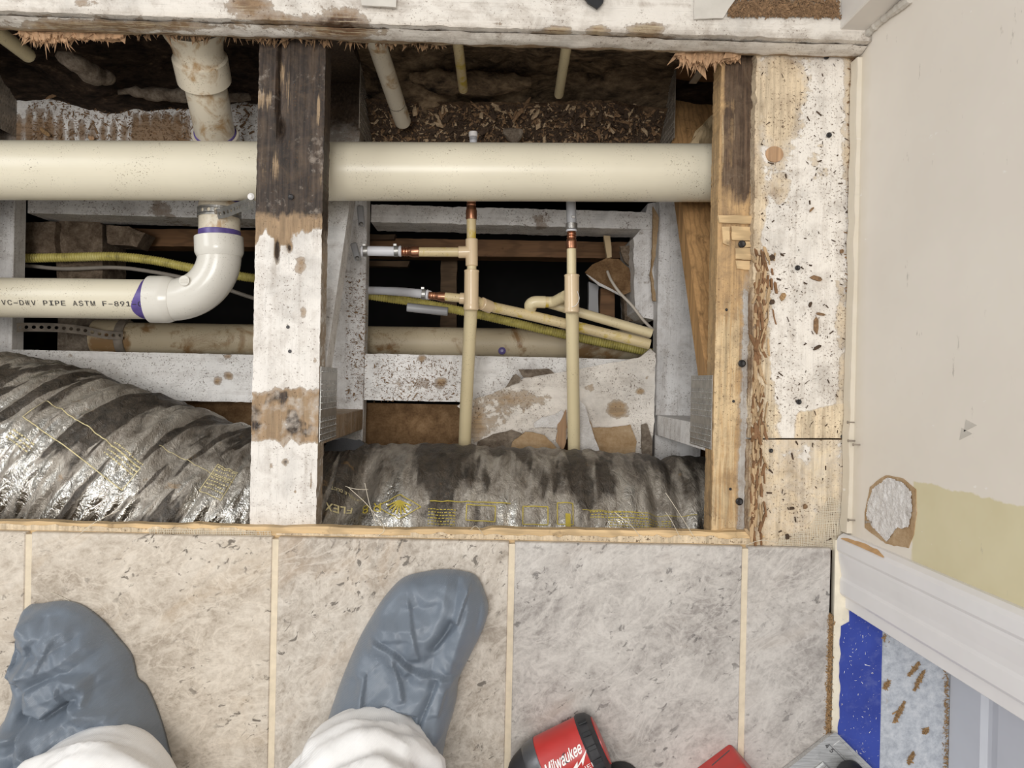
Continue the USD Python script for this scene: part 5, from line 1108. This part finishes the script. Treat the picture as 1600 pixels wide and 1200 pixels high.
# =================================================================== FOIL DUCT
axis_pts = [P(-260, 700, -.262), P(-40, 712, -.262), P(120, 752, -.262), P(270, 800, -.262), P(400, 832, -.262), P(520, 842, -.262), P(640, 840, -.260), P(800, 846, -.262), P(960, 852, -.264), P(1100, 856, -.266), P(1300, 862, -.27)]
axp = catmull(axis_pts, 60); sl = np.r_[0, np.cumsum(np.linalg.norm(np.diff(axp, axis=0), axis=1))]; LT = sl[-1]
NU, NT = 620, 180
s_ = np.linspace(0, LT, NU); ax_ = np.stack([np.interp(s_, sl, axp[:, k]) for k in range(3)], 1)
tg = np.gradient(ax_, axis=0); tg /= np.linalg.norm(tg, axis=1, keepdims=True); side_ = np.cross(tg, [0, 0, 1.]); side_ /= np.linalg.norm(side_, axis=1, keepdims=True); upv = np.cross(side_, tg)
xpx = proj(ax_)[:, 0]
rad0 = .1600 + .018 * (1 - sm(xpx, 200, 480)) - .006 * sm(xpx, 900, 1100)
def duct_r(S, T):
    """radius over (length, angle): spiral folds, crinkles, dents"""
    xx = np.interp(S, s_, xpx); base = np.interp(S, s_, rad0)
    skew = S + T * .035 * (1 - sm(xx, 450, 620)) + .012 * T
    fold = meshkit.fbm(np.stack([skew * 26, T * 1.1, 0 * S], -1), 3, 11) - .5
    ridged = 1 - np.abs(2 * meshkit.fbm(np.stack([skew * 44, T * 1.5, 3 + 0 * S], -1), 3, 14) - 1)
    cr = -np.abs(meshkit.fbm(np.stack([skew * 70, T * 4.5, 7 + 0 * S], -1), 3, 5) - .5) * 2 + .22
    amp = .38 + .62 * (1 - sm(xx, 560, 640))
    r = base + amp * (.018 * fold + .009 * (ridged - .6)) + .0052 * amp * cr + .0012 * np.sin(S / .0254 * 2 * np.pi)
    r -= .030 * np.exp(-((xx - 548 + (T) * 40) / 26) ** 2) * np.exp(-((T + .75) / .6) ** 2) + .012 * np.exp(-((xx - 1030) / 9) ** 2) * (T < .2)
    r -= .014 * np.exp(-((xx - 1000) / 14) ** 2) * np.exp(-((T + .6) / .4) ** 2) + .018 * np.exp(-((xx - 585) / 12) ** 2) * np.exp(-((T + .9) / .5) ** 2)
    return r
def duct_p(S, T, lift=0.):
    r = duct_r(S, T) + lift; c = np.stack([np.interp(S, s_, ax_[:, k]) for k in range(3)], -1); sd = np.stack([np.interp(S, s_, side_[:, k]) for k in range(3)], -1); u_ = np.stack([np.interp(S, s_, upv[:, k]) for k in range(3)], -1)
    out = c + r[..., None] * (np.sin(T)[..., None] * sd + np.cos(T)[..., None] * u_); return out
SS, TT = np.meshgrid(s_, np.linspace(-math.pi, math.pi, NT, endpoint=False), indexing='ij')
dv = duct_p(SS, TT); dv[..., 2] = np.minimum(dv[..., 2], ZCB - .003 + 0 * dv[..., 2]); dv[..., 2] = np.maximum(dv[..., 2], ZB + .003)
XX = np.interp(SS, s_, xpx)
skew = SS + TT * .035 * (1 - sm(XX, 450, 620))
strk = meshkit.fbm(np.stack([skew * 34, TT * 1.2, 1 + 0 * SS], -1), 4, 21)
dirt = .46 + 1.7 * (strk - .5) - .62 * np.exp(-((TT + .12) / .35) ** 2) + .35 * sm(TT, -.5, -.9)
brk = .35 + 1.3 * meshkit.fbm(np.stack([SS * 30, TT * 5, 4 + 0 * SS], -1), 4, 33)
dirt += .55 * brk * np.exp(-((XX - 695) / 24) ** 2) * sm(TT, .0, -.35) + .6 * brk * np.exp(-((XX - 888) / 14) ** 2) * sm(TT, .05, -.2) + .35 * np.exp(-((XX - 730) / 50) ** 2) * np.exp(-((TT + .35) / .22) ** 2) + .25 * sm(XX, 600, 700)
dirt += .55 * np.exp(-((XX - 545) / 40) ** 2) * sm(TT, -.1, -.5) + .3 * sm(XX, 950, 1020)
fine_ = meshkit.fbm(np.stack([skew * 62 + TT * 1.2, TT * 1.3, 9 + 0 * SS], -1), 3, 41); dirt += 1.15 * sm(fine_, .53, .64) * (1 - .75 * sm(XX, 420, 600))
idx = np.arange(NU * NT).reshape(NU, NT); nx_ = np.roll(idx, -1, 1)
q = np.stack([idx[:-1], idx[1:], nx_[1:], nx_[:-1]], -1).reshape(-1, 4)
duct = Thing('air_duct', 'crumpled silver foil flexible air duct along the near edge of the opening', 'air duct', ax_[NU // 2])
dvr = dv.reshape(-1, 3); nrm_chk = np.cross(dvr[q[:, 1]] - dvr[q[:, 0]], dvr[q[:, 2]] - dvr[q[:, 0]])
cen = dvr[q].mean(1) - ax_[np.clip(q[:, 0] // NT, 0, NU - 1)]
if (nrm_chk * cen).sum(1).mean() < 0: q = q[:, ::-1]
part(duct, 'sleeve', (dvr, q), 'foil', wv=np.c_[dirt.ravel(), strk.ravel(), 0 * strk.ravel()], smooth=True)
# print on the duct: works in (length, arc) on its surface
dtree = cKDTree(dv[:, :, :2][:, (np.abs(np.linspace(-math.pi, math.pi, NT, endpoint=False)) < 1.35)].reshape(-1, 2))
tsel = np.linspace(-math.pi, math.pi, NT, endpoint=False); tsel = tsel[np.abs(tsel) < 1.35]
flatS = np.repeat(s_, len(tsel)); flatT = np.tile(tsel, NU); fv = dv[:, np.abs(np.linspace(-math.pi, math.pi, NT, endpoint=False)) < 1.35].reshape(-1, 3)
ppx = cKDTree(proj(fv))
def st_at(q): i = ppx.query(q)[1]; return flatS[i], flatT[i]
def on_duct(xy, q, ang, flip=False, lift=.0020):
    """2-D print coordinates (metres) laid on the duct round pixel q, turned by ang"""
    S0, T0 = st_at(q); c, s = math.cos(ang), math.sin(ang); x, y = xy[:, 0], xy[:, 1]
    return duct_p(S0 + x * c - y * s, T0 - (x * s + y * c) / .16, lift)
def print_text(txt, h, q, ang, mat, label=None, bold=False):
    vv, ff = arr(meshkit.text_mesh(txt, h, .0002, bold)); vv[:, 0] -= np.ptp(vv[:, 0]) / 2; vv, ff = trimesh.remesh.subdivide_to_size(vv, ff, .006)
    part(duct, 'print', (on_duct(vv[:, :2], q, ang) + np.c_[0 * vv[:, 0], 0 * vv[:, 0], vv[:, 2]], ff), mat, label=label)
def print_lines(segs, q, ang, mat, w=.0014, label=None):
    out = []
    for a, b in segs:
        a, b = np.array(a, float), np.array(b, float); n = max(2, int(np.linalg.norm(b - a) / .003)); t = np.linspace(0, 1, n)[:, None]; l = a + (b - a) * t
        d = (b - a) / np.linalg.norm(b - a); nn = np.array([-d[1], d[0]]) * w / 2; xy = np.vstack([l - nn, l + nn]); k = np.arange(n - 1)
        out.append((on_duct(xy, q, ang), np.vstack([np.c_[k, k + 1, n + k + 1], np.c_[k, n + k + 1, n + k]])))
    part(duct, 'print', join(*out), mat, label=label)
def rect(x0, y0, x1, y1): return [((x0, y0), (x1, y0)), ((x1, y0), (x1, y1)), ((x1, y1), (x0, y1)), ((x0, y1), (x0, y0))]
def dashes(x0, y0, x1, rows, dy, seed, h=.0016):
    r_ = np.random.default_rng(seed); o = []
    for k in range(rows):
        x = x0
        while x < x1:
            L = r_.uniform(.0015, .005); o.append(((x, y0 - k * dy), (min(x + L, x1), y0 - k * dy))); x += L + r_.uniform(.001, .0022)
    return o
UP = math.pi
print_text('FLEXIBLE DUCT', .0050, (545, 773), UP - .05, 'ink_pale')
print_text('FLEX', .0125, (532, 792), UP, 'ink_pale', bold=True)
print_text('R 8', .014, (582, 787), UP, 'ink_yellow', 'yellow printed rating')
dia = [((-.030, 0), (0, .019)), ((0, .019), (.030, 0)), ((.030, 0), (0, -.019)), ((0, -.019), (-.030, 0))]
fan = [((0, -.009), (.017 * math.cos(a), -.009 + .021 * math.sin(a))) for a in np.linspace(.35, math.pi - .35, 8)]
print_lines(dia, (623, 793), UP, 'ink_yellow', .0012, 'yellow diamond mark with a fan'); print_lines(fan, (623, 793), UP, 'ink_yellow', .0022)
print_lines([((-.062, 0), (.060, 0))], (735, 786), UP + .02, 'ink_yellow'); print_lines(rect(-.022, -.012, .022, .012) , (752, 802), UP, 'ink_yellow')
print_lines(dashes(-.020, .014, .020, 6, .0045, 3), (690, 808), UP, 'ink_yellow', .0014)
print_lines(rect(-.020, -.014, .018, .014), (835, 806), UP, 'ink_yellow'); print_lines(rect(-.012, -.022, .012, .012), (882, 808), UP, 'ink_yellow'); print_lines([((-.004, -.016), (-.004, .004))], (883, 818), UP, 'ink_yellow', .008)
print_lines(dashes(-.045, .004, .045, 3, .0042, 5), (968, 806), UP + .03, 'ink_yellow', .0014); print_lines(dashes(-.05, .004, .05, 5, .0042, 6), (1000, 822), UP, 'ink_yellow', .0013)
print_lines([((-.09, 0), (.09, 0))], (1000, 799), UP, 'ink_yellow', .0009)
an = -.28
print_lines(rect(-.095, -.018, .095, .018), (128, 690), an, 'ink_pale', .0014, 'pale printed frame'); print_lines(dashes(-.005, .012, .055, 4, .006, 8), (172, 706), an, 'ink_pale', .002); print_lines(dashes(-.02, .006, .02, 3, .006, 9), (30, 690), an, 'ink_pale', .002)
print_lines(rect(-.020, -.024, .020, .024), (343, 754), -.18, 'ink_pale', .0012); print_lines(dashes(-.018, .021, .018, 7, .006, 10), (343, 754), -.18, 'ink_pale', .0022); print_lines([((-.06, 0), (.08, 0))], (300, 722), -.18, 'ink_pale', .001)
# torn mouldy insulation lump beside the centre truss web
solo('foil_scrap', pslab([(508, 690), (535, 685), (562, 686), (572, 694), (556, 702), (508, 706)], -.175, .002, jag=.004, step=.004, seed=5, tilt=(.1, .1)), 'black_soft', 'black torn wrap scrap under the metal plate of the centre joist', 'duct wrap scrap')

# =================================================================== PERSON: shoe covers and coverall legs
def inflate(outline_px, zpix, hfun, folds, step=.0019, base_z=.0008, seed=1):
    """puffy sewn shape over an outline on the floor; hfun(x,y px)-> top height"""
    pl_ = catmull([P(*q, zpix) for q in outline_px + outline_px[:1]], 8)[:, :2]; s = sg.Polygon(pl_).buffer(0); b = s.bounds
    gx, gy = np.arange(b[0], b[2] + step, step), np.arange(b[1], b[3] + step, step); U, V = np.meshgrid(gx, gy)
    import shapely
    ins = shapely.contains_xy(s, U, V); bd = cKDTree(np.array(s.exterior.segmentize(.001).coords)); d = bd.query(np.c_[U[ins], V[ins]])[0]
    bp = np.array(s.exterior.segmentize(step).coords)[:-1]
    p2 = np.vstack([np.c_[U[ins], V[ins]][d > step * .6], bp]); d = np.r_[d[d > step * .6], np.zeros(len(bp))]
    from scipy.spatial import Delaunay
    tri = Delaunay(p2).simplices; ce = p2[tri].mean(1); tri = tri[shapely.contains_xy(s, ce[:, 0], ce[:, 1])]
    px = proj(np.c_[p2, np.full(len(p2), zpix)]); h = hfun(px[:, 0], px[:, 1]); w = .042
    prof = np.sqrt(np.clip(1 - (1 - np.clip(d / w, 0, 1)) ** 2, 0, 1)); edge_ = np.clip(d / .012, 0, 1)
    z = base_z + zpix * 0 + .010 + (h - .010) * prof + edge_ * folds(px, np.c_[p2, 0 * d])
    z[d == 0] = .010
    n = len(p2); top = np.c_[p2, z]
    # skirt to the floor and flat sole
    nb = len(bp); ib = np.arange(n - nb, n); low = np.c_[bp * 1.0, np.full(nb, base_z)]; cbp = bp.mean(0); low[:, :2] = cbp + (bp - cbp) * .985
    v = np.vstack([top, low, [*cbp, base_z]]); k = np.arange(nb); k2 = (k + 1) % nb
    a = v[tri]; flip = np.cross(a[:, 1] - a[:, 0], a[:, 2] - a[:, 0])[:, 2] < 0; tri[flip] = tri[flip][:, ::-1]
    ccw = np.sum(bp[:, 0] * np.roll(bp[:, 1], -1) - np.roll(bp[:, 0], -1) * bp[:, 1]) > 0
    sk = np.vstack([np.c_[ib[k], n + k, n + k2], np.c_[ib[k], n + k2, ib[k2]], np.c_[np.full(nb, len(v) - 1), n + k2, n + k]]); sk = sk if ccw else sk[:, ::-1]
    return v, np.vstack([tri, sk])
def crease(px, lines):
    """lines: (x0,y0,x1,y1,width px,height m); positive = ridge, soft on one side"""
    out = np.zeros(len(px))
    for x0, y0, x1, y1, w, hgt in lines:
        a, b = np.array([x0, y0]), np.array([x1, y1]); L = np.linalg.norm(b - a); dd = (b - a) / L; r = px - a; t = r @ dd; n = r @ np.array([-dd[1], dd[0]])
        env = sm(t, -w, w) * (1 - sm(t, L - w, L + w)); out += hgt * env * np.where(n > 0, np.exp(-(n / (w * 2.2)) ** 2), np.exp(-(n / (w * .38)) ** 2)) * 1.45
    return out
def facets(q, lam, amp, seed):
    rgn = np.random.default_rng(seed); out = 0
    for k in range(4):
        d = rgn.normal(0, 1, q.shape[1]); d /= np.linalg.norm(d); L = lam * rgn.uniform(.7, 1.5)
        wv = (meshkit.fbm(np.c_[q, np.zeros((len(q), 3 - q.shape[1]))] / lam * .55, 2, seed + k) - .5) * 1.6
        t = (q @ d) / L + wv; tri = np.abs(t - np.floor(t) - .5) * 2
        ms = sm(meshkit.fbm(np.c_[q, np.zeros((len(q), 3 - q.shape[1]))] / lam * .4, 2, seed + 40 + k), .42, .62); out = out + (tri - .5) * ms
    return out * amp
outR = [(508, 1140), (523, 1090), (540, 1045), (560, 1000), (580, 965), (602, 932), (630, 905), (668, 895), (700, 892), (728, 896), (744, 903), (756, 925), (763, 952), (757, 980), (740, 1015), (722, 1050), (716, 1066), (712, 1100), (700, 1140), (692, 1180), (680, 1235), (640, 1275), (570, 1275), (520, 1240), (500, 1190)]
def hR(x, y): t = np.clip((y - 900) / 260, 0, 1); return .055 + .020 * np.clip(t * 2, 0, 1) + .055 * sm(t, .45, 1.0)
def fR(px, p):
    n = meshkit.fbm(np.c_[px * .030, 0 * px[:, :1]], 4, 3) - .5; rd = 1 - np.abs(2 * meshkit.fbm(np.c_[px[:, 0] * .02 + px[:, 1] * .008, px[:, 1] * .018, 0 * px[:, 0]], 3, 9) - 1)
    r3 = 1 - np.abs(2 * meshkit.fbm(np.c_[px[:, 0] * .05, px[:, 1] * .035, 3 + 0 * px[:, 0]], 2, 19) - 1)
    return .008 * n + .004 * (rd - .7) + facets(px, 62., .012, 5) + facets(px, 26., .0022, 15) + crease(px, [(588, 985, 622, 1000, 6, .007), (622, 1000, 650, 1025, 6, .009), (650, 1025, 680, 1032, 6, .008), (680, 1032, 715, 1042, 7, .009), (735, 905, 715, 960, 5, .007), (715, 960, 680, 1000, 5, -.006), (640, 925, 660, 1010, 6, .005), (570, 1075, 608, 1070, 6, .009), (608, 1070, 660, 1085, 5, -.008), (580, 1030, 578, 1075, 5, .006), (540, 1120, 600, 1075, 6, .006), (660, 1085, 655, 1140, 5, .007), (690, 1035, 662, 1100, 4, -.006), (622, 1008, 640, 1060, 5, .006), (700, 1050, 690, 1085, 5, .006)])
outL = [(-35, 1215), (0, 1150), (22, 1112), (32, 1095), (26, 1060), (18, 1046), (30, 1018), (35, 985), (37, 951), (60, 946), (92, 942), (120, 950), (150, 972), (175, 1000), (198, 1030), (207, 1065), (222, 1080), (240, 1120), (255, 1170), (262, 1220), (230, 1270), (120, 1290), (10, 1270)]
def hL(x, y): t = np.clip((y - 945) / 230, 0, 1); return .055 + .022 * np.clip(t * 2, 0, 1) + .050 * sm(t, .45, 1.0)
def fL(px, p):
    n = meshkit.fbm(np.c_[px * .028, 5 + 0 * px[:, :1]], 4, 4) - .5; rd = 1 - np.abs(2 * meshkit.fbm(np.c_[px[:, 0] * .02, px[:, 1] * .018 + px[:, 0] * .008, 2 + 0 * px[:, 0]], 3, 10) - 1)
    r3 = 1 - np.abs(2 * meshkit.fbm(np.c_[px[:, 0] * .05, px[:, 1] * .035, 3 + 0 * px[:, 0]], 2, 29) - 1)
    return .008 * n + .004 * (rd - .7) + facets(px, 62., .012, 6) + facets(px, 26., .0022, 16) + crease(px, [(78, 1058, 130, 1035, 6, .009), (130, 1035, 170, 1034, 6, .010), (172, 1035, 172, 1070, 5, .007), (75, 1085, 110, 1095, 6, -.010), (110, 1092, 145, 1070, 6, -.011), (145, 1070, 210, 1085, 6, .009), (38, 1038, 62, 1050, 5, -.008), (62, 1050, 85, 1100, 6, -.010), (132, 1045, 135, 1072, 4, .006), (40, 1110, 85, 1105, 5, .007), (85, 1105, 90, 1150, 5, -.008), (100, 1118, 150, 1155, 8, .010), (150, 1155, 215, 1170, 7, -.008), (215, 1090, 235, 1150, 6, .007), (70, 990, 68, 1035, 5, .004), (110, 985, 92, 1030, 5, .004), (150, 975, 165, 1005, 6, .004), (38, 955, 42, 1030, 4, .007), (95, 1160, 140, 1152, 6, .006)])
per = Thing('person', 'person standing at the edge of the opening in white coverall legs and grey shoe covers', 'person', P(330, 1180, 0))
# body: two legs meeting at the hips, one continuous skin
import manifold3d as mf
def legs():
    def ball(c, r): return mf.Manifold.sphere(r, 40).translate(tuple(map(float, c)))
    rA = P(577, 1228, .11); lA = P(150, 1262, .11)
    ch = {}
    def chain(ankle, sx):
        kn = ankle + [-.01 * sx, -.10, .42]; hp = np.array([-.36 + .10 * sx, -.78, .92]); low = ankle + [0, 0, -.045]
        b = [(ankle + [0, 0, -.005], .090), (ankle + [0, -.005, .035], .096), (ankle + [0, -.03, .16], .092), (kn, .088), (hp, .110)]
        return [mf.Manifold.batch_hull([ball(*b[i]), ball(*b[i + 1])]) for i in range(4)]
    hips = mf.Manifold.batch_hull([ball((-.27, -.80, .98), .12), ball((-.45, -.80, .98), .12), ball((-.36, -.80, 1.10), .14)])
    M_ = mf.Manifold.batch_boolean(chain(rA, 1) + chain(lA, -1) + [hips], mf.OpType.Add).refine_to_length(.0075)
    tm = trimesh.Trimesh(*[np.array(a) for a in (M_.to_mesh().vert_properties[:, :3], M_.to_mesh().tri_verts)]); tm.merge_vertices()
    trimesh.smoothing.filter_taubin(tm, iterations=12)
    v = np.array(tm.vertices); nn = np.array(tm.vertex_normals)
    n1 = 1 - np.abs(2 * meshkit.fbm(v * np.array([7, 7, 26]) + v[:, :1] * [0, 0, 9], 3, 6) - 1); n2 = 1 - np.abs(2 * meshkit.fbm(v * 22, 2, 8) - 1) - .7
    low = sm(v[:, 2], .9, .1)
    hem = .25 + .75 * sm(v[:, 2], .09, .17)
    v += nn * (((n1 - .72) * .022 * (.4 + .6 * low) + n2 * .004 + facets(v, .07, .010, 7) + facets(v, .03, .003, 9)) * hem)[:, None]
    return v, np.array(tm.faces)
part(per, 'coverall_legs', legs(), 'tyvek', label='white coverall trouser legs', smooth=True)
part(per, 'shoe_cover', inflate(outR, .02, hR, fR), 'cover', label='grey shoe cover, right foot, toe to the upper right', smooth=True)
part(per, 'shoe_cover', inflate(outL, .02, hL, fL), 'cover', label='grey shoe cover, left foot', smooth=True)
solo('hair_strand', join(strand([P(80, 925, .001), P(110, 940, .004), P(140, 958, .004), P(152, 975, .002)], .0004), strand([P(95, 938, .001), P(130, 953, .003), P(158, 953, .001)], .0003), strand([P(165, 988, .001), P(205, 987, .001)], .0003)), 'fiber', 'pale fibres on the tile by the left shoe cover toe', 'fibre strands', kind='stuff')

# =================================================================== TOOLS
drill = Thing('power_tool', 'red and black cordless power tool lying on the tiles with a white script logo', 'power tool', P(880, 1180, 0))
za_ = .041; a0, a1 = P(850, 1198, za_), P(921, 1165, za_); ad = (a1 - a0) / np.linalg.norm(a1 - a0); Lb = np.linalg.norm(a1 - a0)
rB = .0385
part(drill, 'housing', lathe(a0, a1, [(0, rB * .97), (.003, rB), (Lb * .6, rB * 1.02), (Lb * .99, rB * 1.03), (Lb, rB)], 48), 'red', smooth=35)
part(drill, 'rear_cap', lathe(a1 - ad * .004, a1 + ad * .016, [(0, rB * 1.04), (.003, rB * 1.09), (.014, rB * 1.03), (.020, rB * .86)], 48), 'black', smooth=30)
part(drill, 'rear_face', lathe(a1 + ad * .0155, a1 + ad * .0185, [(0, rB * .80), (.002, rB * .80), (.003, rB * .6)], 40), 'red', smooth=30)
for th in np.linspace(-1.2, 1.3, 7):
    sd = np.cross(ad, [0, 0, 1]); sd /= np.linalg.norm(sd); o = a1 + ad * .005 + (sd * math.sin(th) + np.array([0, 0, 1]) * math.cos(th)) * rB * 1.045
    R3 = np.stack([ad, sd * math.cos(th) - np.array([0, 0, 1]) * math.sin(th), sd * math.sin(th) + np.array([0, 0, 1]) * math.cos(th)], 1)
    part(drill, 'vent_rib', xf(cbox((-.006, -.0028, -.001), (.006, .0028, .0028), .0006), R3, o), 'black_soft')
part(drill, 'front_collar', lathe(a0 - ad * .018, a0 + ad * .001, [(0, rB * .86), (.003, rB * .92), (.016, rB * 1.0), (.019, rB * 1.0)], 48), plain('gunmetal', C(104, 104, 106), .35, .15, 60, .1, .5), label='grey metal front collar', smooth=30)
part(drill, 'nose', lathe(a0 - ad * .046, a0 - ad * .017, [(0, rB * .40), (.006, rB * .58), (.014, rB * .72), (.026, rB * .85), (.029, rB * .86)], 40), 'black', smooth=30)
hd = np.array([ad[1], -ad[0], 0]); hd /= np.linalg.norm(hd)
h0 = a0 + ad * Lb * .45 + hd * .030
part(drill, 'grip', join(tube(catmull([h0 - [0, 0, .004], h0 + hd * .05 - [0, 0, .008], h0 + hd * .10 - [0, 0, .010], h0 + hd * .13 - [0, 0, .010]], 8), .024, 24)), 'black_soft', smooth=30)
hb = h0 + hd * .15
part(drill, 'battery', xf(cbox((-.05, -.03, -.030), (.05, .035, .030), .006), np.stack([ad * [1, 1, 0] / np.linalg.norm(ad[:2]), np.array([hd[0], hd[1], 0]), [0, 0, 1]], 1), hb - [0, 0, .010]), 'red')
sdn = np.cross(ad, [0, 0, 1]); sdn /= np.linalg.norm(sdn); upn = np.cross(sdn, ad)
def on_barrel(vv, s0, th0, tilt=0., r=rB):
    x, y = vv[:, 0] * math.cos(tilt) - vv[:, 1] * math.sin(tilt), vv[:, 0] * math.sin(tilt) + vv[:, 1] * math.cos(tilt); th = th0 - y / r
    rr = (r * 1.032 + .0006 + vv[:, 2])[:, None]; return a0 + ad * (s0 + x)[:, None] + rr * (np.sin(th)[:, None] * sdn + np.cos(th)[:, None] * upn)
vv, ff = arr(meshkit.text_mesh('Milwaukee', .0125, .0003, True)); vv[:, 0] *= .054 / np.ptp(vv[:, 0]); vv[:, 0] += vv[:, 1] * .35; vv, ff = trimesh.remesh.subdivide_to_size(vv, ff, .004)
part(drill, 'logo', (on_barrel(vv, .003, -.14, .16), ff), 'white_print', label='white script lettering')
bolt = sg.Polygon([(0, -.004), (.020, .0035), (.017, -.001), (.038, .008), (.022, -.005), (.024, .0), (.002, -.007)]); vv, ff = arr(trimesh.creation.extrude_polygon(bolt, .0003, engine='earcut')); vv, ff = trimesh.remesh.subdivide_to_size(vv, ff, .004)
part(drill, 'logo', (on_barrel(vv, .028, .0, .20), ff), 'white_print', label='white lightning stroke')
vv, ff = arr(meshkit.text_mesh('FUEL', .0055, .0003, False)); vv[:, 0] *= .026 / np.ptp(vv[:, 0]); vv, ff = trimesh.remesh.subdivide_to_size(vv, ff, .004)
part(drill, 'logo', (on_barrel(vv, .040, .20, .06), ff), 'white_print', label='white capital lettering')
bk = sg.Point(0, 0).buffer(.006, 12).difference(sg.Point(.0022, 0).buffer(.006, 12)); vv, ff = arr(trimesh.creation.extrude_polygon(bk, .0003, engine='earcut'))
part(drill, 'mark', (on_barrel(vv, .036, -.42), ff), 'ink', label='dark crescent mark')
red2 = Thing('red_tool', 'red plastic tool body corner at the bottom edge, between logo tool and metal plate', 'power tool', P(1132, 1215, 0))
poly = sg.Polygon([P(1141, 1161, 0)[:2], P(1174, 1199, 0)[:2], P(1190, 1260, 0)[:2], P(1060, 1275, 0)[:2], P(1086, 1202, 0)[:2]]).buffer(-.006).buffer(.006, 6)
def domed(poly, z0, z1, n=7):
    ls = [];
    for k in range(n + 1):
        a = math.pi / 2 * k / n; pk = poly.buffer(-.014 * (1 - math.cos(a))); pts = np.array(pk.exterior.segmentize(.01).coords)[:-1]; ls.append(np.c_[pts, np.full(len(pts), z1 - .016 + .016 * math.sin(a))])
    b = np.array(poly.exterior.coords)[:-1]; ls.append(np.c_[b, np.full(len(b), z0)]); return trimesh.PointCloud(np.vstack(ls)).convex_hull
part(red2, 'shell', domed(poly, .001, .066), 'red', smooth=35)
part(red2, 'foot', domed(poly.buffer(-.01), .0, .012), 'black')
seamp = np.array([P(1112, 1196, .0665), P(1140, 1172, .0665)]); part(red2, 'seam', tube(seamp + [[0, 0, .0002]] * 2, .0006, 6), 'black')
saw = Thing('saw_shoe', 'brushed metal saw base plate with stamped numbers overlapping the blue tape', 'saw base', P(1300, 1200, .03))
zs_ = .010
sp = sg.Polygon([P(1305, 1143, zs_)[:2], P(1385, 1222, zs_)[:2], P(1300, 1310, zs_)[:2], P(1205, 1222, zs_)[:2]]).buffer(-.006).buffer(.006, 5)
v, f = arr(trimesh.creation.extrude_polygon(sp, .0035, engine='earcut')); v[:, 2] += zs_ - .0035
part(saw, 'plate', (v, f), 'aluminium')
dE = P(1225, 1205, zs_) - P(1305, 1143, zs_); dE /= np.linalg.norm(dE); dF = P(1350, 1190, zs_) - P(1305, 1143, zs_); dF /= np.linalg.norm(dF)
cn = P(1305, 1143, zs_); RS = np.stack([dE, dF, np.cross(dE, dF)], 1)
if RS[2, 2] < 0: RS[:, 2] *= -1
lipm = cbox((.006, .0005, -.0005), (.15, .0035, -.029), .001)
def plt_(lo, hi, c=.0006):
    m_ = cbox(lo, hi, c); vv, ff = arr(m_); o = cn + vv[:, :1] * dE + vv[:, 1:2] * dF + vv[:, 2:] * np.array([0, 0, 1]); return o, ff
part(saw, 'folded_lip', plt_((.006, .0008, -.0090), (.13, .0035, -.001)), 'aluminium'); part(saw, 'folded_lip', plt_((.0008, .006, -.0090), (.0035, .08, -.001)), 'aluminium')
part(saw, 'raised_strip', plt_((.003, .013, -.0005), (.016, .075, .0009)), 'aluminium')
part(saw, 'clip', plt_((.040, .022, 0), (.062, .050, .004), .003), 'aluminium', label='ribbed metal slide')
for k in range(6): part(saw, 'clip_rib', plt_((.043, .026 + k * .004, .0035), (.059, .028 + k * .004, .0052), .0006), 'galv')
part(saw, 'line_mark', plt_((.018, .008, 0), (.0186, .05, .0002), .00005), 'ink')
for ch, (x, y) in (('4', (.0245, .0065)), ('5', (.0245, .0155))):
    vv, ff = arr(meshkit.text_mesh(ch, .0062, .0002)); R2 = np.array([[0, -1], [1, 0]]); w_ = np.c_[vv[:, 1] * -1, vv[:, 0]]
    o = cn + (x - vv[:, 1:2] * 1.0 + 0) * dE + (y + vv[:, :1]) * dF + np.c_[0 * vv[:, 0], 0 * vv[:, 0], .0003 + vv[:, 2]]
    part(saw, 'number', (o, ff), 'ink', label='stamped ' + ('four' if ch == '4' else 'five'))
ck = P(1333, 1216, .025); part(saw, 'knob', lathe(ck - [0, 0, .015], ck + [0, 0, .012], [(0, .016), (.004, .019), (.018, .019), (.024, .015), (.027, .006)], 30), 'black_soft', label='black round knob', smooth=35)
ck = P(972, 1232, .02); solo('rubber_cap', lathe(ck - [0, 0, .0195], ck + [0, 0, .012], [(0, .026), (.004, .029), (.020, .028), (.027, .022), (.0315, .010)], 30), 'black_soft', 'black rounded rubber tool end at the bottom edge beside the logo tool', 'tool end', smooth=35)
